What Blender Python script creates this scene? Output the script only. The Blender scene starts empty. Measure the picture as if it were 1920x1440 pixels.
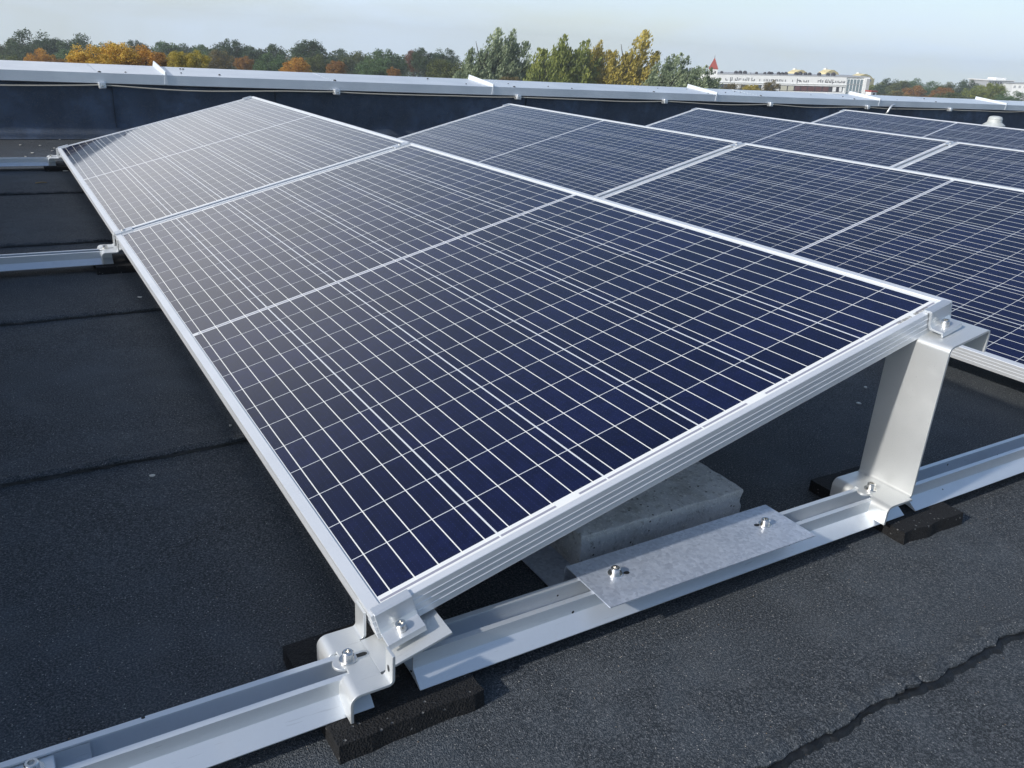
import bpy, bmesh, math, random
from mathutils import Vector, Matrix, noise
R = math.radians
sc = bpy.context.scene
col = sc.collection
# ------------------------------------------------------------------ camera
CAM = Vector((-0.2806923, -0.6999054, 0.5838553))
FPX = 1558.2286                                   # focal length in pixels of a 1920 px wide picture
ROT = Matrix(((0.85560369, 0.14687543, -0.49635667), (-0.51427521, 0.35021777, -0.78285920), (0.05885014, 0.92508314, 0.37518201)))
cd = bpy.data.cameras.new('camera'); cam = bpy.data.objects.new('camera', cd); col.objects.link(cam)
cd.sensor_width = 36; cd.lens = FPX / 1920 * 36; cd.clip_start = 0.02; cd.clip_end = 6000
cam.matrix_world = Matrix.Translation(CAM) @ ROT.to_4x4()
sc.camera = cam
# ------------------------------------------------------------------ light and exposure
SUN_EL, SUN_AZ = 28.3, -4.0                       # azimuth off the -X axis, negative = towards -Y
sdir = Vector((-math.cos(R(SUN_EL)) * math.cos(R(SUN_AZ)), math.cos(R(SUN_EL)) * math.sin(R(SUN_AZ)), math.sin(R(SUN_EL))))
ld = bpy.data.lights.new('sun', 'SUN'); ld.energy = 3.2; ld.angle = R(1.6); ld.color = (1.0, 0.96, 0.90)
sun = bpy.data.objects.new('sun', ld); col.objects.link(sun)
sun.rotation_euler = sdir.to_track_quat('Z', 'Y').to_euler()
w = bpy.data.worlds.new('World'); sc.world = w; w.use_nodes = True
nt = w.node_tree; N = nt.nodes; Lk = nt.links; N.clear()
out = N.new('ShaderNodeOutputWorld'); bg = N.new('ShaderNodeBackground'); Lk.new(bg.outputs[0], out.inputs[0])
bg.inputs[1].default_value = 0.13
sky = N.new('ShaderNodeTexSky'); sky.sky_type = 'NISHITA'; sky.sun_disc = False
sky.sun_elevation = R(SUN_EL); sky.sun_rotation = math.atan2(sdir.x, sdir.y)
sky.altitude = 40; sky.air_density = 1.0; sky.dust_density = 0.9; sky.ozone_density = 2.0
tc = N.new('ShaderNodeTexCoord'); sep = N.new('ShaderNodeSeparateXYZ'); Lk.new(tc.outputs['Generated'], sep.inputs[0])
# thin high cloud: the direction is projected on a high flat layer
def wm(op, a, b=None, clamp=False):
    n = N.new('ShaderNodeMath'); n.operation = op; n.use_clamp = clamp
    for i, v in enumerate((a, b)):
        if v is None: continue
        if isinstance(v, (int, float)): n.inputs[i].default_value = v
        else: Lk.new(v, n.inputs[i])
    return n.outputs[0]
sv_ = N.new('ShaderNodeCombineXYZ'); Lk.new(sep.outputs[0], sv_.inputs[0]); Lk.new(sep.outputs[1], sv_.inputs[1]); Lk.new(wm('MAXIMUM', sep.outputs[2], 0.03), sv_.inputs[2]); Lk.new(sv_.outputs[0], sky.inputs[0])
zz = wm('ADD', wm('MAXIMUM', sep.outputs[2], 0.0), 0.25)
cmb = N.new('ShaderNodeCombineXYZ'); Lk.new(wm('DIVIDE', sep.outputs[0], zz), cmb.inputs[0]); Lk.new(wm('DIVIDE', sep.outputs[1], zz), cmb.inputs[1])
cn = N.new('ShaderNodeTexNoise'); cn.inputs['Scale'].default_value = 1.1; cn.inputs['Detail'].default_value = 6; cn.inputs['Roughness'].default_value = 0.5
Lk.new(cmb.outputs[0], cn.inputs['Vector'])
cr = N.new('ShaderNodeMapRange'); cr.inputs[1].default_value = 0.35; cr.inputs[2].default_value = 0.75; cr.inputs[3].default_value = -0.30; cr.inputs[4].default_value = 0.42
Lk.new(cn.outputs[0], cr.inputs[0])
# haze lies low; the sky higher up is a clearer blue
low = wm('SUBTRACT', 0.62, wm('MULTIPLY', wm('ABSOLUTE', sep.outputs[2]), 2.1))
side = wm('ADD', wm('MULTIPLY', sep.outputs[0], 0.20), wm('MULTIPLY', sep.outputs[1], 0.10))
amt = wm('ADD', wm('MAXIMUM', wm('ADD', low, side), 0.03), wm('MULTIPLY', cr.outputs[0], wm('MAXIMUM', wm('SUBTRACT', 1.0, wm('MULTIPLY', wm('ABSOLUTE', sep.outputs[2]), 2.5)), 0.2)), True)
mx = N.new('ShaderNodeMix'); mx.data_type = 'RGBA'
Lk.new(amt, mx.inputs[0]); Lk.new(sky.outputs[0], mx.inputs[6]); mx.inputs[7].default_value = (5.2, 6.25, 7.55, 1)
# bright cloud band added to the unseen sky, lightens the panel reflections
added_glow = None
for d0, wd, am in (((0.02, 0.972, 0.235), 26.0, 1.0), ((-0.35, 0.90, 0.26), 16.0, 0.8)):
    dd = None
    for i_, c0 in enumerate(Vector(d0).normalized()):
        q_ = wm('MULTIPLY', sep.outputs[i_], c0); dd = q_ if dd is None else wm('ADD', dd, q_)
    e_ = wm('MULTIPLY', wm('EXPONENT', wm('MULTIPLY', wm('SUBTRACT', dd, 1.0), wd)), am); added_glow = e_ if added_glow is None else wm('MAXIMUM', added_glow, e_)
added_glow = wm('MULTIPLY', added_glow, wm('MULTIPLY', wm('SUBTRACT', sep.outputs[2], 0.075), 9.0, True), True)
added_glow = wm('MULTIPLY', added_glow, wm('ADD', 0.65, wm('MULTIPLY', cn.outputs[0], 0.6)), True)
mv = N.new('ShaderNodeMix'); mv.data_type = 'RGBA'; Lk.new(added_glow, mv.inputs[0]); Lk.new(mx.outputs[2], mv.inputs[6]); mv.inputs[7].default_value = (8.2, 8.3, 8.6, 1)
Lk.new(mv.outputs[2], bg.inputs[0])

vs = sc.view_settings; vs.view_transform = 'Standard'; vs.look = 'None'; vs.gamma = 1; vs.exposure = 0.2

HAZE = 0.0007
# ------------------------------------------------------------------ helpers
def ray(px, py): return ROT @ Vector(((px - 960) / FPX, -(py - 720) / FPX, -1))
def at_z(px, py, z):
    d = ray(px, py); t = (z - CAM.z) / d.z; return CAM + d * t
def at_y(px, py, y):
    d = ray(px, py); t = (y - CAM.y) / d.y; return CAM + d * t
def at_d(px, py, dist):                            # a point at a horizontal distance from where the photographer stood
    d = ray(px, py); return CAM + d * (dist / math.hypot(d.x, d.y))
def tag(o, label=None, cat=None, group=None, kind=None):
    if label: o['label'] = label
    if cat: o['category'] = cat
    if group: o['group'] = group
    if kind: o['kind'] = kind
    return o
def empty(name, loc, rot=(0, 0, 0)):
    o = bpy.data.objects.new(name, None); col.objects.link(o); o.location = loc; o.rotation_euler = rot
    o.empty_display_size = 0.05; return o
def mesh(name, vs_, fs, mat, parent=None, smooth=False, loc=None):
    me = bpy.data.meshes.new(name); me.from_pydata([tuple(v) for v in vs_], [], fs); me.update()
    if mat: me.materials.append(mat)
    if smooth:
        for p in me.polygons: p.use_smooth = True
    o = bpy.data.objects.new(name, me); col.objects.link(o)
    if parent: o.parent = parent
    if loc is not None: o.location = loc
    return o
def bmobj(name, bm, mat, parent=None, smooth=False, loc=None):
    bmesh.ops.recalc_face_normals(bm, faces=bm.faces)
    me = bpy.data.meshes.new(name); bm.to_mesh(me); bm.free()
    if mat: me.materials.append(mat)
    if smooth:
        for p in me.polygons: p.use_smooth = True
    o = bpy.data.objects.new(name, me); col.objects.link(o)
    if parent: o.parent = parent
    if loc is not None: o.location = loc
    return o
def kids(o): return [c for c in bpy.data.objects if c.parent == o]
def copy_tree(o, parent=None):
    c = o.copy(); col.objects.link(c); c.parent = parent
    for ch in kids(o): copy_tree(ch, c)
    return c
def add_box(bm, x0, x1, y0, y1, z0, z1):
    v = [bm.verts.new(p) for p in ((x0,y0,z0),(x1,y0,z0),(x1,y1,z0),(x0,y1,z0),(x0,y0,z1),(x1,y0,z1),(x1,y1,z1),(x0,y1,z1))]
    for f in ((0,3,2,1),(4,5,6,7),(0,1,5,4),(1,2,6,5),(2,3,7,6),(3,0,4,7)): bm.faces.new([v[i] for i in f])
    return v
def extrude_profile(bm, prof, axis, a0, a1, cuts=1):
    # prof: closed list of 2D points; axis 'x': prof=(y,z); axis 'y': prof=(x,z)
    rings = []
    for k in range(cuts + 1):
        a = a0 + (a1 - a0) * k / cuts
        rings.append([bm.verts.new((a, p[0], p[1]) if axis == 'x' else (p[0], a, p[1])) for p in prof])
    n = len(prof)
    for r0, r1 in zip(rings, rings[1:]):
        for i in range(n): bm.faces.new((r0[i], r0[(i+1) % n], r1[(i+1) % n], r1[i]))
    bm.faces.new(rings[0][::-1]); bm.faces.new(rings[-1])
def tube(bm, pts, rad, seg=8):
    rings = []
    for i, p in enumerate(pts):
        a = pts[max(i-1, 0)]; b = pts[min(i+1, len(pts)-1)]
        q = (Vector(b) - Vector(a)).to_track_quat('Z', 'Y'); r = rad[i] if isinstance(rad, (list, tuple)) else rad
        rings.append([bm.verts.new(Vector(p) + q @ Vector((r*math.cos(2*math.pi*k/seg), r*math.sin(2*math.pi*k/seg), 0))) for k in range(seg)])
    for r0, r1 in zip(rings, rings[1:]):
        for k in range(seg): bm.faces.new((r0[k], r0[(k+1) % seg], r1[(k+1) % seg], r1[k]))
    bm.faces.new(rings[0][::-1]); bm.faces.new(rings[-1])
def lathe(bm, prof, seg=24, c=(0, 0, 0), sx=None):
    rings = []
    for r, z in prof:
        rings.append([bm.verts.new((c[0]+r*math.cos(2*math.pi*k/seg), c[1]+r*math.sin(2*math.pi*k/seg), c[2]+z)) for k in range(seg)])
    for r0, r1 in zip(rings, rings[1:]):
        for k in range(seg): bm.faces.new((r0[k], r0[(k+1) % seg], r1[(k+1) % seg], r1[k]))
    bm.faces.new(rings[0][::-1]); bm.faces.new(rings[-1])
def thicken(o, t, offset=0, bev=0.0):
    m = o.modifiers.new('solid', 'SOLIDIFY'); m.thickness = t; m.offset = offset; m.use_even_offset = True
    if bev:
        b = o.modifiers.new('bevel', 'BEVEL'); b.width = bev; b.segments = 2; b.limit_method = 'ANGLE'; b.angle_limit = R(50)
def bevel(o, wdt, seg=2, ang=40):
    b = o.modifiers.new('bevel', 'BEVEL'); b.width = wdt; b.segments = seg; b.limit_method = 'ANGLE'; b.angle_limit = R(ang)

# ------------------------------------------------------------------ materials
class M:
    def __init__(s, name):
        s.m = bpy.data.materials.new(name); s.m.use_nodes = True; s.t = s.m.node_tree
        s.b = s.t.nodes['Principled BSDF']
        s._tc = None
    def n(s, typ, **k):
        n = s.t.nodes.new(typ)
        for a, v in k.items(): setattr(n, a, v)
        return n
    def set(s, **k):
        for a, v in k.items():
            i = s.b.inputs[a.replace('_', ' ')]
            i.default_value = (*v, 1) if isinstance(v, tuple) and len(v) == 3 and i.type == 'RGBA' else v
        return s
    def link(s, a, b): s.t.links.new(a, b)
    def obj(s):
        if not s._tc: s._tc = s.n('ShaderNodeTexCoord')
        return s._tc.outputs['Object']
    def math(s, op, a, b=None, c=None, clamp=False):
        n = s.n('ShaderNodeMath', operation=op); n.use_clamp = clamp
        for i, v in enumerate((a, b, c)):
            if v is None: continue
            if isinstance(v, (int, float)): n.inputs[i].default_value = v
            else: s.link(v, n.inputs[i])
        return n.outputs[0]
    def noise(s, scale, detail=4, rough=0.55, vec=None, mapping=None):
        n = s.n('ShaderNodeTexNoise'); n.inputs['Scale'].default_value = scale; n.inputs['Detail'].default_value = detail; n.inputs['Roughness'].default_value = rough
        v = vec or s.obj()
        if mapping:
            mp = s.n('ShaderNodeMapping'); mp.inputs['Scale'].default_value = mapping; s.link(v, mp.inputs[0]); v = mp.outputs[0]
        s.link(v, n.inputs['Vector']); return n.outputs['Fac']
    def ramp(s, fac, *stops):
        n = s.n('ShaderNodeValToRGB'); e = n.color_ramp.elements
        while len(e) < len(stops): e.new(0.5)
        for el, (p, c) in zip(e, stops):
            el.position = p; el.color = (*c, 1) if len(c) == 3 else c
        s.link(fac, n.inputs[0]); return n.outputs[0]
    def range(s, v, a, b, c=0.0, d=1.0):
        n = s.n('ShaderNodeMapRange'); 
        for i, q in enumerate((a, b, c, d)): n.inputs[i+1].default_value = q
        s.link(v, n.inputs[0]); return n.outputs[0]
    def mix(s, fac, a, b):
        n = s.n('ShaderNodeMix', data_type='RGBA')
        for i, v in ((0, fac), (6, a), (7, b)):
            if isinstance(v, (int, float)): n.inputs[i].default_value = v
            elif isinstance(v, tuple): n.inputs[i].default_value = (*v, 1)
            else: s.link(v, n.inputs[i])
        return n.outputs[2]
    def col(s, v): s.link(v, s.b.inputs['Base Color']); return s
    def rough(s, v): s.link(v, s.b.inputs['Roughness']); return s
    def bump(s, h, strength=0.3, dist=0.001):
        n = s.n('ShaderNodeBump'); n.inputs['Strength'].default_value = strength; n.inputs['Distance'].default_value = dist
        s.link(h, n.inputs['Height']); s.link(n.outputs[0], s.b.inputs['Normal']); return s

def mat_metal(name, c, rough, metallic=0.9, brush=None, specks=0.0):
    m = M(name); m.set(Metallic=metallic, Roughness=rough)
    a = m.noise(14, 3, 0.5, mapping=brush)
    base = m.ramp(a, (0.3, tuple(x * 0.96 for x in c)), (0.7, tuple(min(1, x * 1.03) for x in c)))
    if specks:
        v = m.n('ShaderNodeTexVoronoi'); v.inputs['Scale'].default_value = 55; m.link(m.obj(), v.inputs['Vector'])
        sepc = m.n('ShaderNodeSeparateColor'); m.link(v.outputs['Color'], sepc.inputs[0])
        on = m.math('MULTIPLY', m.math('LESS_THAN', v.outputs['Distance'], 0.11), m.math('LESS_THAN', sepc.outputs[0], specks))
        base = m.mix(on, base, (0.02, 0.02, 0.02))
    sm = m.range(m.noise(7, 6, 0.7), 0.52, 0.72, 0, 0.16); base = m.mix(sm, base, tuple(x * 0.55 for x in c))
    sx_ = m.noise(30, 2, 0.5, mapping=(1.0, 14, 14)); base = m.mix(m.range(sx_, 0.69, 0.72, 0, 0.25), base, tuple(x * 0.5 for x in c))
    m.col(base); m.rough(m.math('ADD', m.range(m.noise(9, 3), 0.3, 0.7, rough * 0.93, rough * 1.08), m.math('MULTIPLY', sm, 0.8)))
    m.bump(m.noise(340, 3, mapping=brush), 0.04, 0.0004)
    return m.m
RAILM = mat_metal('anodised rail', (0.70, 0.74, 0.78), 0.40, 0.55, (0.06, 1, 1), 0.16)
FRAMEM = mat_metal('anodised frame', (0.78, 0.80, 0.82), 0.36, 0.42, None)
BRACK = mat_metal('matt cast aluminium', (0.72, 0.735, 0.73), 0.42, 0.6)
CLAMP = mat_metal('extruded clamp', (0.70, 0.73, 0.76), 0.42, 0.7, (0.1, 1, 1))
STEEL = mat_metal('stainless steel', (0.72, 0.71, 0.68), 0.27, 1.0)
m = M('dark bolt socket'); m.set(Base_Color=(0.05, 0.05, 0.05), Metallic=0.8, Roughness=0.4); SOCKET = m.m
# galvanised sheet with spangle
m = M('galvanised sheet'); m.set(Metallic=0.6, Roughness=0.42)
v = m.n('ShaderNodeTexVoronoi'); v.inputs['Scale'].default_value = 230; m.link(m.obj(), v.inputs['Vector'])
s_ = m.n('ShaderNodeSeparateColor'); m.link(v.outputs['Color'], s_.inputs[0])
f = m.math('ADD', m.math('MULTIPLY', s_.outputs[0], 0.5), m.math('MULTIPLY', m.noise(25, 4), 0.5))
m.col(m.ramp(f, (0.2, (0.52, 0.57, 0.66)), (0.8, (0.74, 0.79, 0.88)))); m.rough(m.range(s_.outputs[1], 0, 1, 0.34, 0.52)); m.bump(s_.outputs[2], 0.12, 0.0004)
GALV = m.m
# concrete
m = M('cast concrete'); m.set(Roughness=0.9)
a = m.noise(18, 8, 0.65); b_ = m.noise(230, 5, 0.75)
c_ = m.ramp(a, (0.3, (0.42, 0.42, 0.40)), (0.5, (0.58, 0.59, 0.59)), (0.72, (0.72, 0.73, 0.73)))
pv3 = m.n('ShaderNodeTexVoronoi'); pv3.inputs['Scale'].default_value = 150; m.link(m.obj(), pv3.inputs['Vector']); ps3 = m.n('ShaderNodeSeparateColor'); m.link(pv3.outputs['Color'], ps3.inputs[0])
pore = m.math('MULTIPLY', m.math('LESS_THAN', pv3.outputs['Distance'], 0.26), m.math('LESS_THAN', ps3.outputs[0], 0.06))
c_ = m.mix(m.range(b_, 0.54, 0.66), c_, (0.86, 0.85, 0.80)); c_ = m.mix(m.range(m.noise(90, 5, 0.7), 0.55, 0.68, 0, 0.7), c_, (0.16, 0.165, 0.15)); c_ = m.mix(pore, c_, (0.07, 0.07, 0.06))
m.col(c_); m.bump(m.math('ADD', m.noise(45, 6, 0.7), m.math('MULTIPLY', b_, 0.9)), 1.0, 0.005)
CONC = m.m
# mineral bitumen felt
def mat_roof(name, base=(0.017, 0.020, 0.024), streak=False):
    m = M(name); m.set(Roughness=0.82, Specular_IOR_Level=0.35)
    big = m.noise(1.7, 5, 0.6); mid = m.noise(11, 5, 0.6)
    c = m.ramp(m.math('ADD', m.math('MULTIPLY', big, 0.55), m.math('MULTIPLY', mid, 0.45)), (0.36, tuple(x * 0.6 for x in base)), (0.5, base), (0.64, tuple(x * 1.95 for x in base)))
    st = m.noise(2.6, 4, 0.5); ring = m.math('SUBTRACT', 1.0, m.math('MULTIPLY', m.math('ABSOLUTE', m.math('SUBTRACT', st, 0.55)), 26.0), None, True)
    c = m.mix(m.math('MULTIPLY', ring, m.range(mid, 0.4, 0.7, 0.0, 0.30)), c, (0.10, 0.10, 0.095))
    c = m.mix(m.range(m.noise(5.5, 6, 0.65), 0.56, 0.72, 0, 0.5), c, (0.012, 0.014, 0.016))
    gr = m.noise(380, 3, 0.75)
    c = m.mix(m.range(gr, 0.45, 0.68), c, (0.155, 0.165, 0.175))
    v = m.n('ShaderNodeTexVoronoi'); v.inputs['Scale'].default_value = 430; m.link(m.obj(), v.inputs['Vector'])
    s2 = m.n('ShaderNodeSeparateColor'); m.link(v.outputs['Color'], s2.inputs[0])
    on = m.math('MULTIPLY', m.math('LESS_THAN', v.outputs['Distance'], 0.32), m.math('LESS_THAN', s2.outputs[0], 0.13))
    tint = m.ramp(s2.outputs[1], (0.0, (0.07, 0.075, 0.08)), (0.55, (0.13, 0.13, 0.135)), (0.85, (0.36, 0.35, 0.33)), (0.95, (0.50, 0.48, 0.44)), (1.0, (0.22, 0.14, 0.07)))
    c = m.mix(on, c, tint)
    v2 = m.n('ShaderNodeTexVoronoi'); v2.inputs['Scale'].default_value = 620; m.link(m.obj(), v2.inputs['Vector'])
    m.col(c); m.bump(m.math('ADD', m.math('ADD', m.math('MULTIPLY', v2.outputs['Distance'], 1.0), m.noise(150, 4)), m.math('MULTIPLY', m.noise(14, 5), 3.0 if 'parapet' in name else 0.6)), 0.8, 0.0016 if 'parapet' not in name else 0.004)
    return m.m
ROOFM = mat_roof('mineral bitumen felt', (0.028, 0.035, 0.042))
WALLM = mat_roof('parapet felt', (0.062, 0.092, 0.150))
m = M('bitumen'); m.set(Roughness=0.5); m.col(m.ramp(m.noise(60, 5), (0.35, (0.004, 0.004, 0.004)), (0.6, (0.012, 0.0125, 0.013)), (0.75, (0.05, 0.05, 0.05)))); m.bump(m.noise(220, 4), 0.6, 0.0015); BITU = m.m
m = M('rubber granulate'); m.set(Roughness=0.9); v = m.n('ShaderNodeTexVoronoi'); v.inputs['Scale'].default_value = 420; m.link(m.obj(), v.inputs['Vector'])
s2 = m.n('ShaderNodeSeparateColor'); m.link(v.outputs['Color'], s2.inputs[0])
m.col(m.mix(m.math('LESS_THAN', s2.outputs[0], 0.006), m.ramp(m.noise(300, 3), (0.35, (0.003, 0.003, 0.0035)), (0.7, (0.012, 0.0125, 0.014))), (0.13, 0.13, 0.13)))
m.bump(v.outputs['Distance'], 0.8, 0.002); RUBBER = m.m
# coping sheet
m = M('coping zinc sheet'); m.set(Metallic=0.15, Roughness=0.36)
a = m.noise(3, 5, 0.6, mapping=(1, 1, 1)); m.col(m.ramp(a, (0.3, (0.58, 0.62, 0.66)), (0.7, (0.72, 0.755, 0.79)))); m.bump(m.noise(2.2, 3), 0.25, 0.01); COPE = m.m
m = M('cable sheath'); m.set(Base_Color=(0.50, 0.46, 0.38), Roughness=0.5); CABLE = m.m
m = M('vent plastic'); m.set(Roughness=0.5); m.col(m.ramp(m.noise(14, 4), (0.3, (0.42, 0.45, 0.44)), (0.7, (0.62, 0.64, 0.62)))); VENT = m.m

# ---- solar laminate: cells, busbars, ribbons, white backsheet under glass
PW, PL, TILT = 0.992, 1.985, 0.26713546
U0, CW, CG = 0.0185, 0.15715, 0.00242
V0, CH, CGV, CGC = 0.026, 0.0788, 0.0013, 0.0136
m = M('solar laminate')
sp = m.n('ShaderNodeSeparateXYZ'); m.link(m.obj(), sp.inputs[0]); X, Y = sp.outputs[0], sp.outputs[1]
uu = m.math('SUBTRACT', X, U0); up = CW + CG
ci = m.math('FLOOR', m.math('DIVIDE', uu, up)); uf = m.math('SUBTRACT', uu, m.math('MULTIPLY', ci, up))
in_u = m.math('MULTIPLY', m.math('MULTIPLY', m.math('LESS_THAN', uf, CW), m.math('GREATER_THAN', uu, 0)), m.math('LESS_THAN', ci, 5.5))
yc = m.math('ABSOLUTE', m.math('SUBTRACT', Y, PL / 2)); vv = m.math('SUBTRACT', yc, CGC / 2); vp = CH + CGV
vi = m.math('FLOOR', m.math('DIVIDE', vv, vp)); vf = m.math('SUBTRACT', vv, m.math('MULTIPLY', vi, vp))
in_v = m.math('MULTIPLY', m.math('MULTIPLY', m.math('LESS_THAN', vf, CH), m.math('GREATER_THAN', vv, 0)), m.math('LESS_THAN', vi, 11.5))
cell = m.math('MULTIPLY', in_u, in_v)
bp = CW / 5
bf = m.math('ABSOLUTE', m.math('SUBTRACT', m.math('MODULO', m.math('ADD', uf, 0), bp), bp / 2))
bus = m.math('MULTIPLY', m.math('LESS_THAN', bf, 0.00074), in_u)
bus = m.math('MULTIPLY', bus, m.math('LESS_THAN', yc, PL / 2 - V0 + 0.005))
# poly-crystalline colour
cid = m.n('ShaderNodeCombineXYZ'); m.link(ci, cid.inputs[0]); m.link(m.math('MULTIPLY', m.math('SIGN', m.math('SUBTRACT', Y, PL/2)), m.math('ADD', vi, 1)), cid.inputs[1])
oi = m.n('ShaderNodeObjectInfo'); m.link(oi.outputs['Random'], cid.inputs[2])
wn = m.n('ShaderNodeTexWhiteNoise'); m.link(cid.outputs[0], wn.inputs['Vector'])
vo = m.n('ShaderNodeTexVoronoi'); vo.inputs['Scale'].default_value = 90; m.link(m.obj(), vo.inputs['Vector'])
sv = m.n('ShaderNodeSeparateColor'); m.link(vo.outputs['Color'], sv.inputs[0])
tone = m.math('ADD', m.math('MULTIPLY', wn.outputs['Value'], 0.55), m.math('MULTIPLY', sv.outputs[0], 0.45))
cellc = m.ramp(tone, (0.0, (0.0022, 0.0032, 0.021)), (0.5, (0.0034, 0.0050, 0.031)), (1.0, (0.0056, 0.0082, 0.047)))
# silver fingers run across the busbars, very fine: only a small lift, broken into dots
fing = m.math('MULTIPLY', m.math('LESS_THAN', m.math('MODULO', uf, bp / 4), 0.0004), m.math('LESS_THAN', m.math('MODULO', vf, 0.0062), 0.0026))
cellc = m.mix(m.math('MULTIPLY', fing, 0.35), cellc, (0.05, 0.07, 0.14))
# ribbons in the end and middle margins
ye = m.math('SUBTRACT', PL / 2, yc)
rib_e = m.math('MULTIPLY', m.math('MULTIPLY', m.math('GREATER_THAN', ye, 0.0155), m.math('LESS_THAN', ye, 0.0195)), in_u)
pair = m.math('MODULO', m.math('ADD', uu, 0.5 * up), 2 * up)
rib_e = m.math('MULTIPLY', rib_e, m.math('GREATER_THAN', pair, 0.035))
rib_m = m.math('MULTIPLY', m.math('LESS_THAN', yc, 0.0032), m.math('MULTIPLY', m.math('GREATER_THAN', X, U0 + 0.01), m.math('LESS_THAN', X, PW - U0 - 0.01)))
rib = m.math('MAXIMUM', rib_e, rib_m)
inside = m.math('MULTIPLY', m.math('MULTIPLY', m.math('GREATER_THAN', uu, 0), m.math('LESS_THAN', uu, 6 * CW + 5 * CG)), m.math('LESS_THAN', yc, PL / 2 - V0))
white = m.mix(inside, (0.80, 0.81, 0.79), (0.70, 0.72, 0.72)); white = m.mix(rib, white, (0.30, 0.30, 0.36))
c = m.mix(cell, white, cellc); c = m.mix(m.math('MULTIPLY', bus, 0.96), c, (0.92, 0.91, 0.84))
dust = m.math('MULTIPLY', m.range(m.noise(7, 6, 0.65), 0.45, 0.85), 0.012)
c = m.mix(dust, c, (0.30, 0.30, 0.30))
m.col(c); m.set(Roughness=0.6, Specular_IOR_Level=0.0, Coat_Weight=1.0, Coat_Roughness=0.035, Coat_IOR=1.5, Sheen_Weight=0.06, Sheen_Roughness=0.3, Sheen_Tint=(0.85, 0.82, 0.80))
m.link(m.range(m.noise(9, 5), 0.3, 0.75, 0.03, 0.07), m.b.inputs['Coat Roughness'])
LAM = m.m
m = M('white backsheet'); m.set(Base_Color=(0.6, 0.61, 0.6), Roughness=0.6); BACK = m.m
m = M('black plastic'); m.set(Base_Color=(0.015, 0.015, 0.015), Roughness=0.5); BLACK = m.m

# ------------------------------------------------------------------ array dimensions
GAP = 0.0194; D = PL + GAP; PITCH = 1.57925; FT = 0.035
RAILTOP = -0.045; ROOF = -0.1; YC = -GAP / 2
ROWS = {0: (0, 0, 0), 1: (0.022, 0.012, -0.006), 2: (0.016, 0.012, -0.005), 3: (0.05, 0.012, 0.010), -1: (0, 0, 0)}
ct, st = math.cos(TILT), math.sin(TILT)

# ------------------------------------------------------------------ roof deck
random.seed(4)
SEAMS = [-5.85, -4.9, -4.05, -3.1, -2.15, -1.22, -0.296, 0.678, 1.52, 2.35, 3.31, 4.22, 5.3]
def seam_y(k, x):
    j = 0.0
    if k == 6: j = 0.010 * noise.noise((x * 5, k, 0)) + 0.007 * noise.noise((x * 19, k, 1)) + 0.005 * noise.noise((x * 60, k, 2)) + 0.003 * noise.noise((x * 160, k, 2))
    else: j = 0.010 * noise.noise((x * 1.6, k * 3.1, 0)) + 0.003 * noise.noise((x * 14, k, 1)) + 0.0012 * noise.noise((x * 60, k, 2))
    return SEAMS[k] + j
xs = []
x = -5.0
while x < 24: 
    xs.append(x); x += 0.006 if -0.6 < x < 2.0 else (0.05 if x < 6 else 0.4)
bm = bmesh.new()
for k in range(len(SEAMS) - 1):
    # one felt sheet: its near edge laps over the sheet before it
    offs = [(0, 'n', -0.003), (0, 'n', 0.0050), (0.005, 'n', 0.0068), (0.013, 'n', 0.0082), (0.022, 'n', 0.0052), (0.028, 'n', 0.0022), (0.06, 'n', 0.0022), (0.11, 'n', 0.0008), (0, 'm', 0), (0.02, 'f', 0.0)]
    prev = None
    for x in xs:
        yn, yf = seam_y(k, x), seam_y(k + 1, x); row = []
        for o_, w_, h_ in offs:
            y = yn + o_ if w_ == 'n' else ((yn + yf) / 2 if w_ == 'm' else yf + o_)
            z = ROOF + h_ + (0.0009 * noise.noise((x * 3, y * 3, 0)) if h_ >= 0 else 0) + (0.0040 * noise.noise((x * 24, y * 24, 5)) + 0.0022 * noise.noise((x * 70, y * 70, 5)) if 0.003 < h_ else 0)
            if w_ == 'f': z = ROOF - 0.002
            row.append(bm.verts.new((x, y, z)))
        if prev:
            for i in range(len(offs) - 1): bm.faces.new((prev[i], row[i], row[i+1], prev[i+1]))
        prev = row
roof = bmobj('roof', bm, ROOFM); tag(roof, kind='structure')
for v in roof.data.polygons: v.use_smooth = False
# black bitumen that oozed out under the lapped edges
for k in range(3, len(SEAMS) - 1):
    bm = bmesh.new(); prev = None
    for x in xs:
        yn = seam_y(k, x); wd = (0.009 if k == 6 else 0.004) + 0.008 * noise.noise((x * 9, k, 7)) + 0.006 * noise.noise((x * 45, k, 8)) + 0.003 * noise.noise((x * 130, k, 8))
        wd = max(0.0012, wd * (0.9 if k == 6 else 0.8))
        a = (bm.verts.new((x, yn + 0.002, ROOF + 0.0022)), bm.verts.new((x, yn - wd * 0.6, ROOF + 0.0020)), bm.verts.new((x, yn - wd, ROOF - 0.0015)))
        if prev: 
            bm.faces.new((prev[0], prev[1], a[1], a[0])); bm.faces.new((prev[1], prev[2], a[2], a[1]))
        prev = a
    bmobj('bitumen_seam', bm, BITU, roof)

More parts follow.
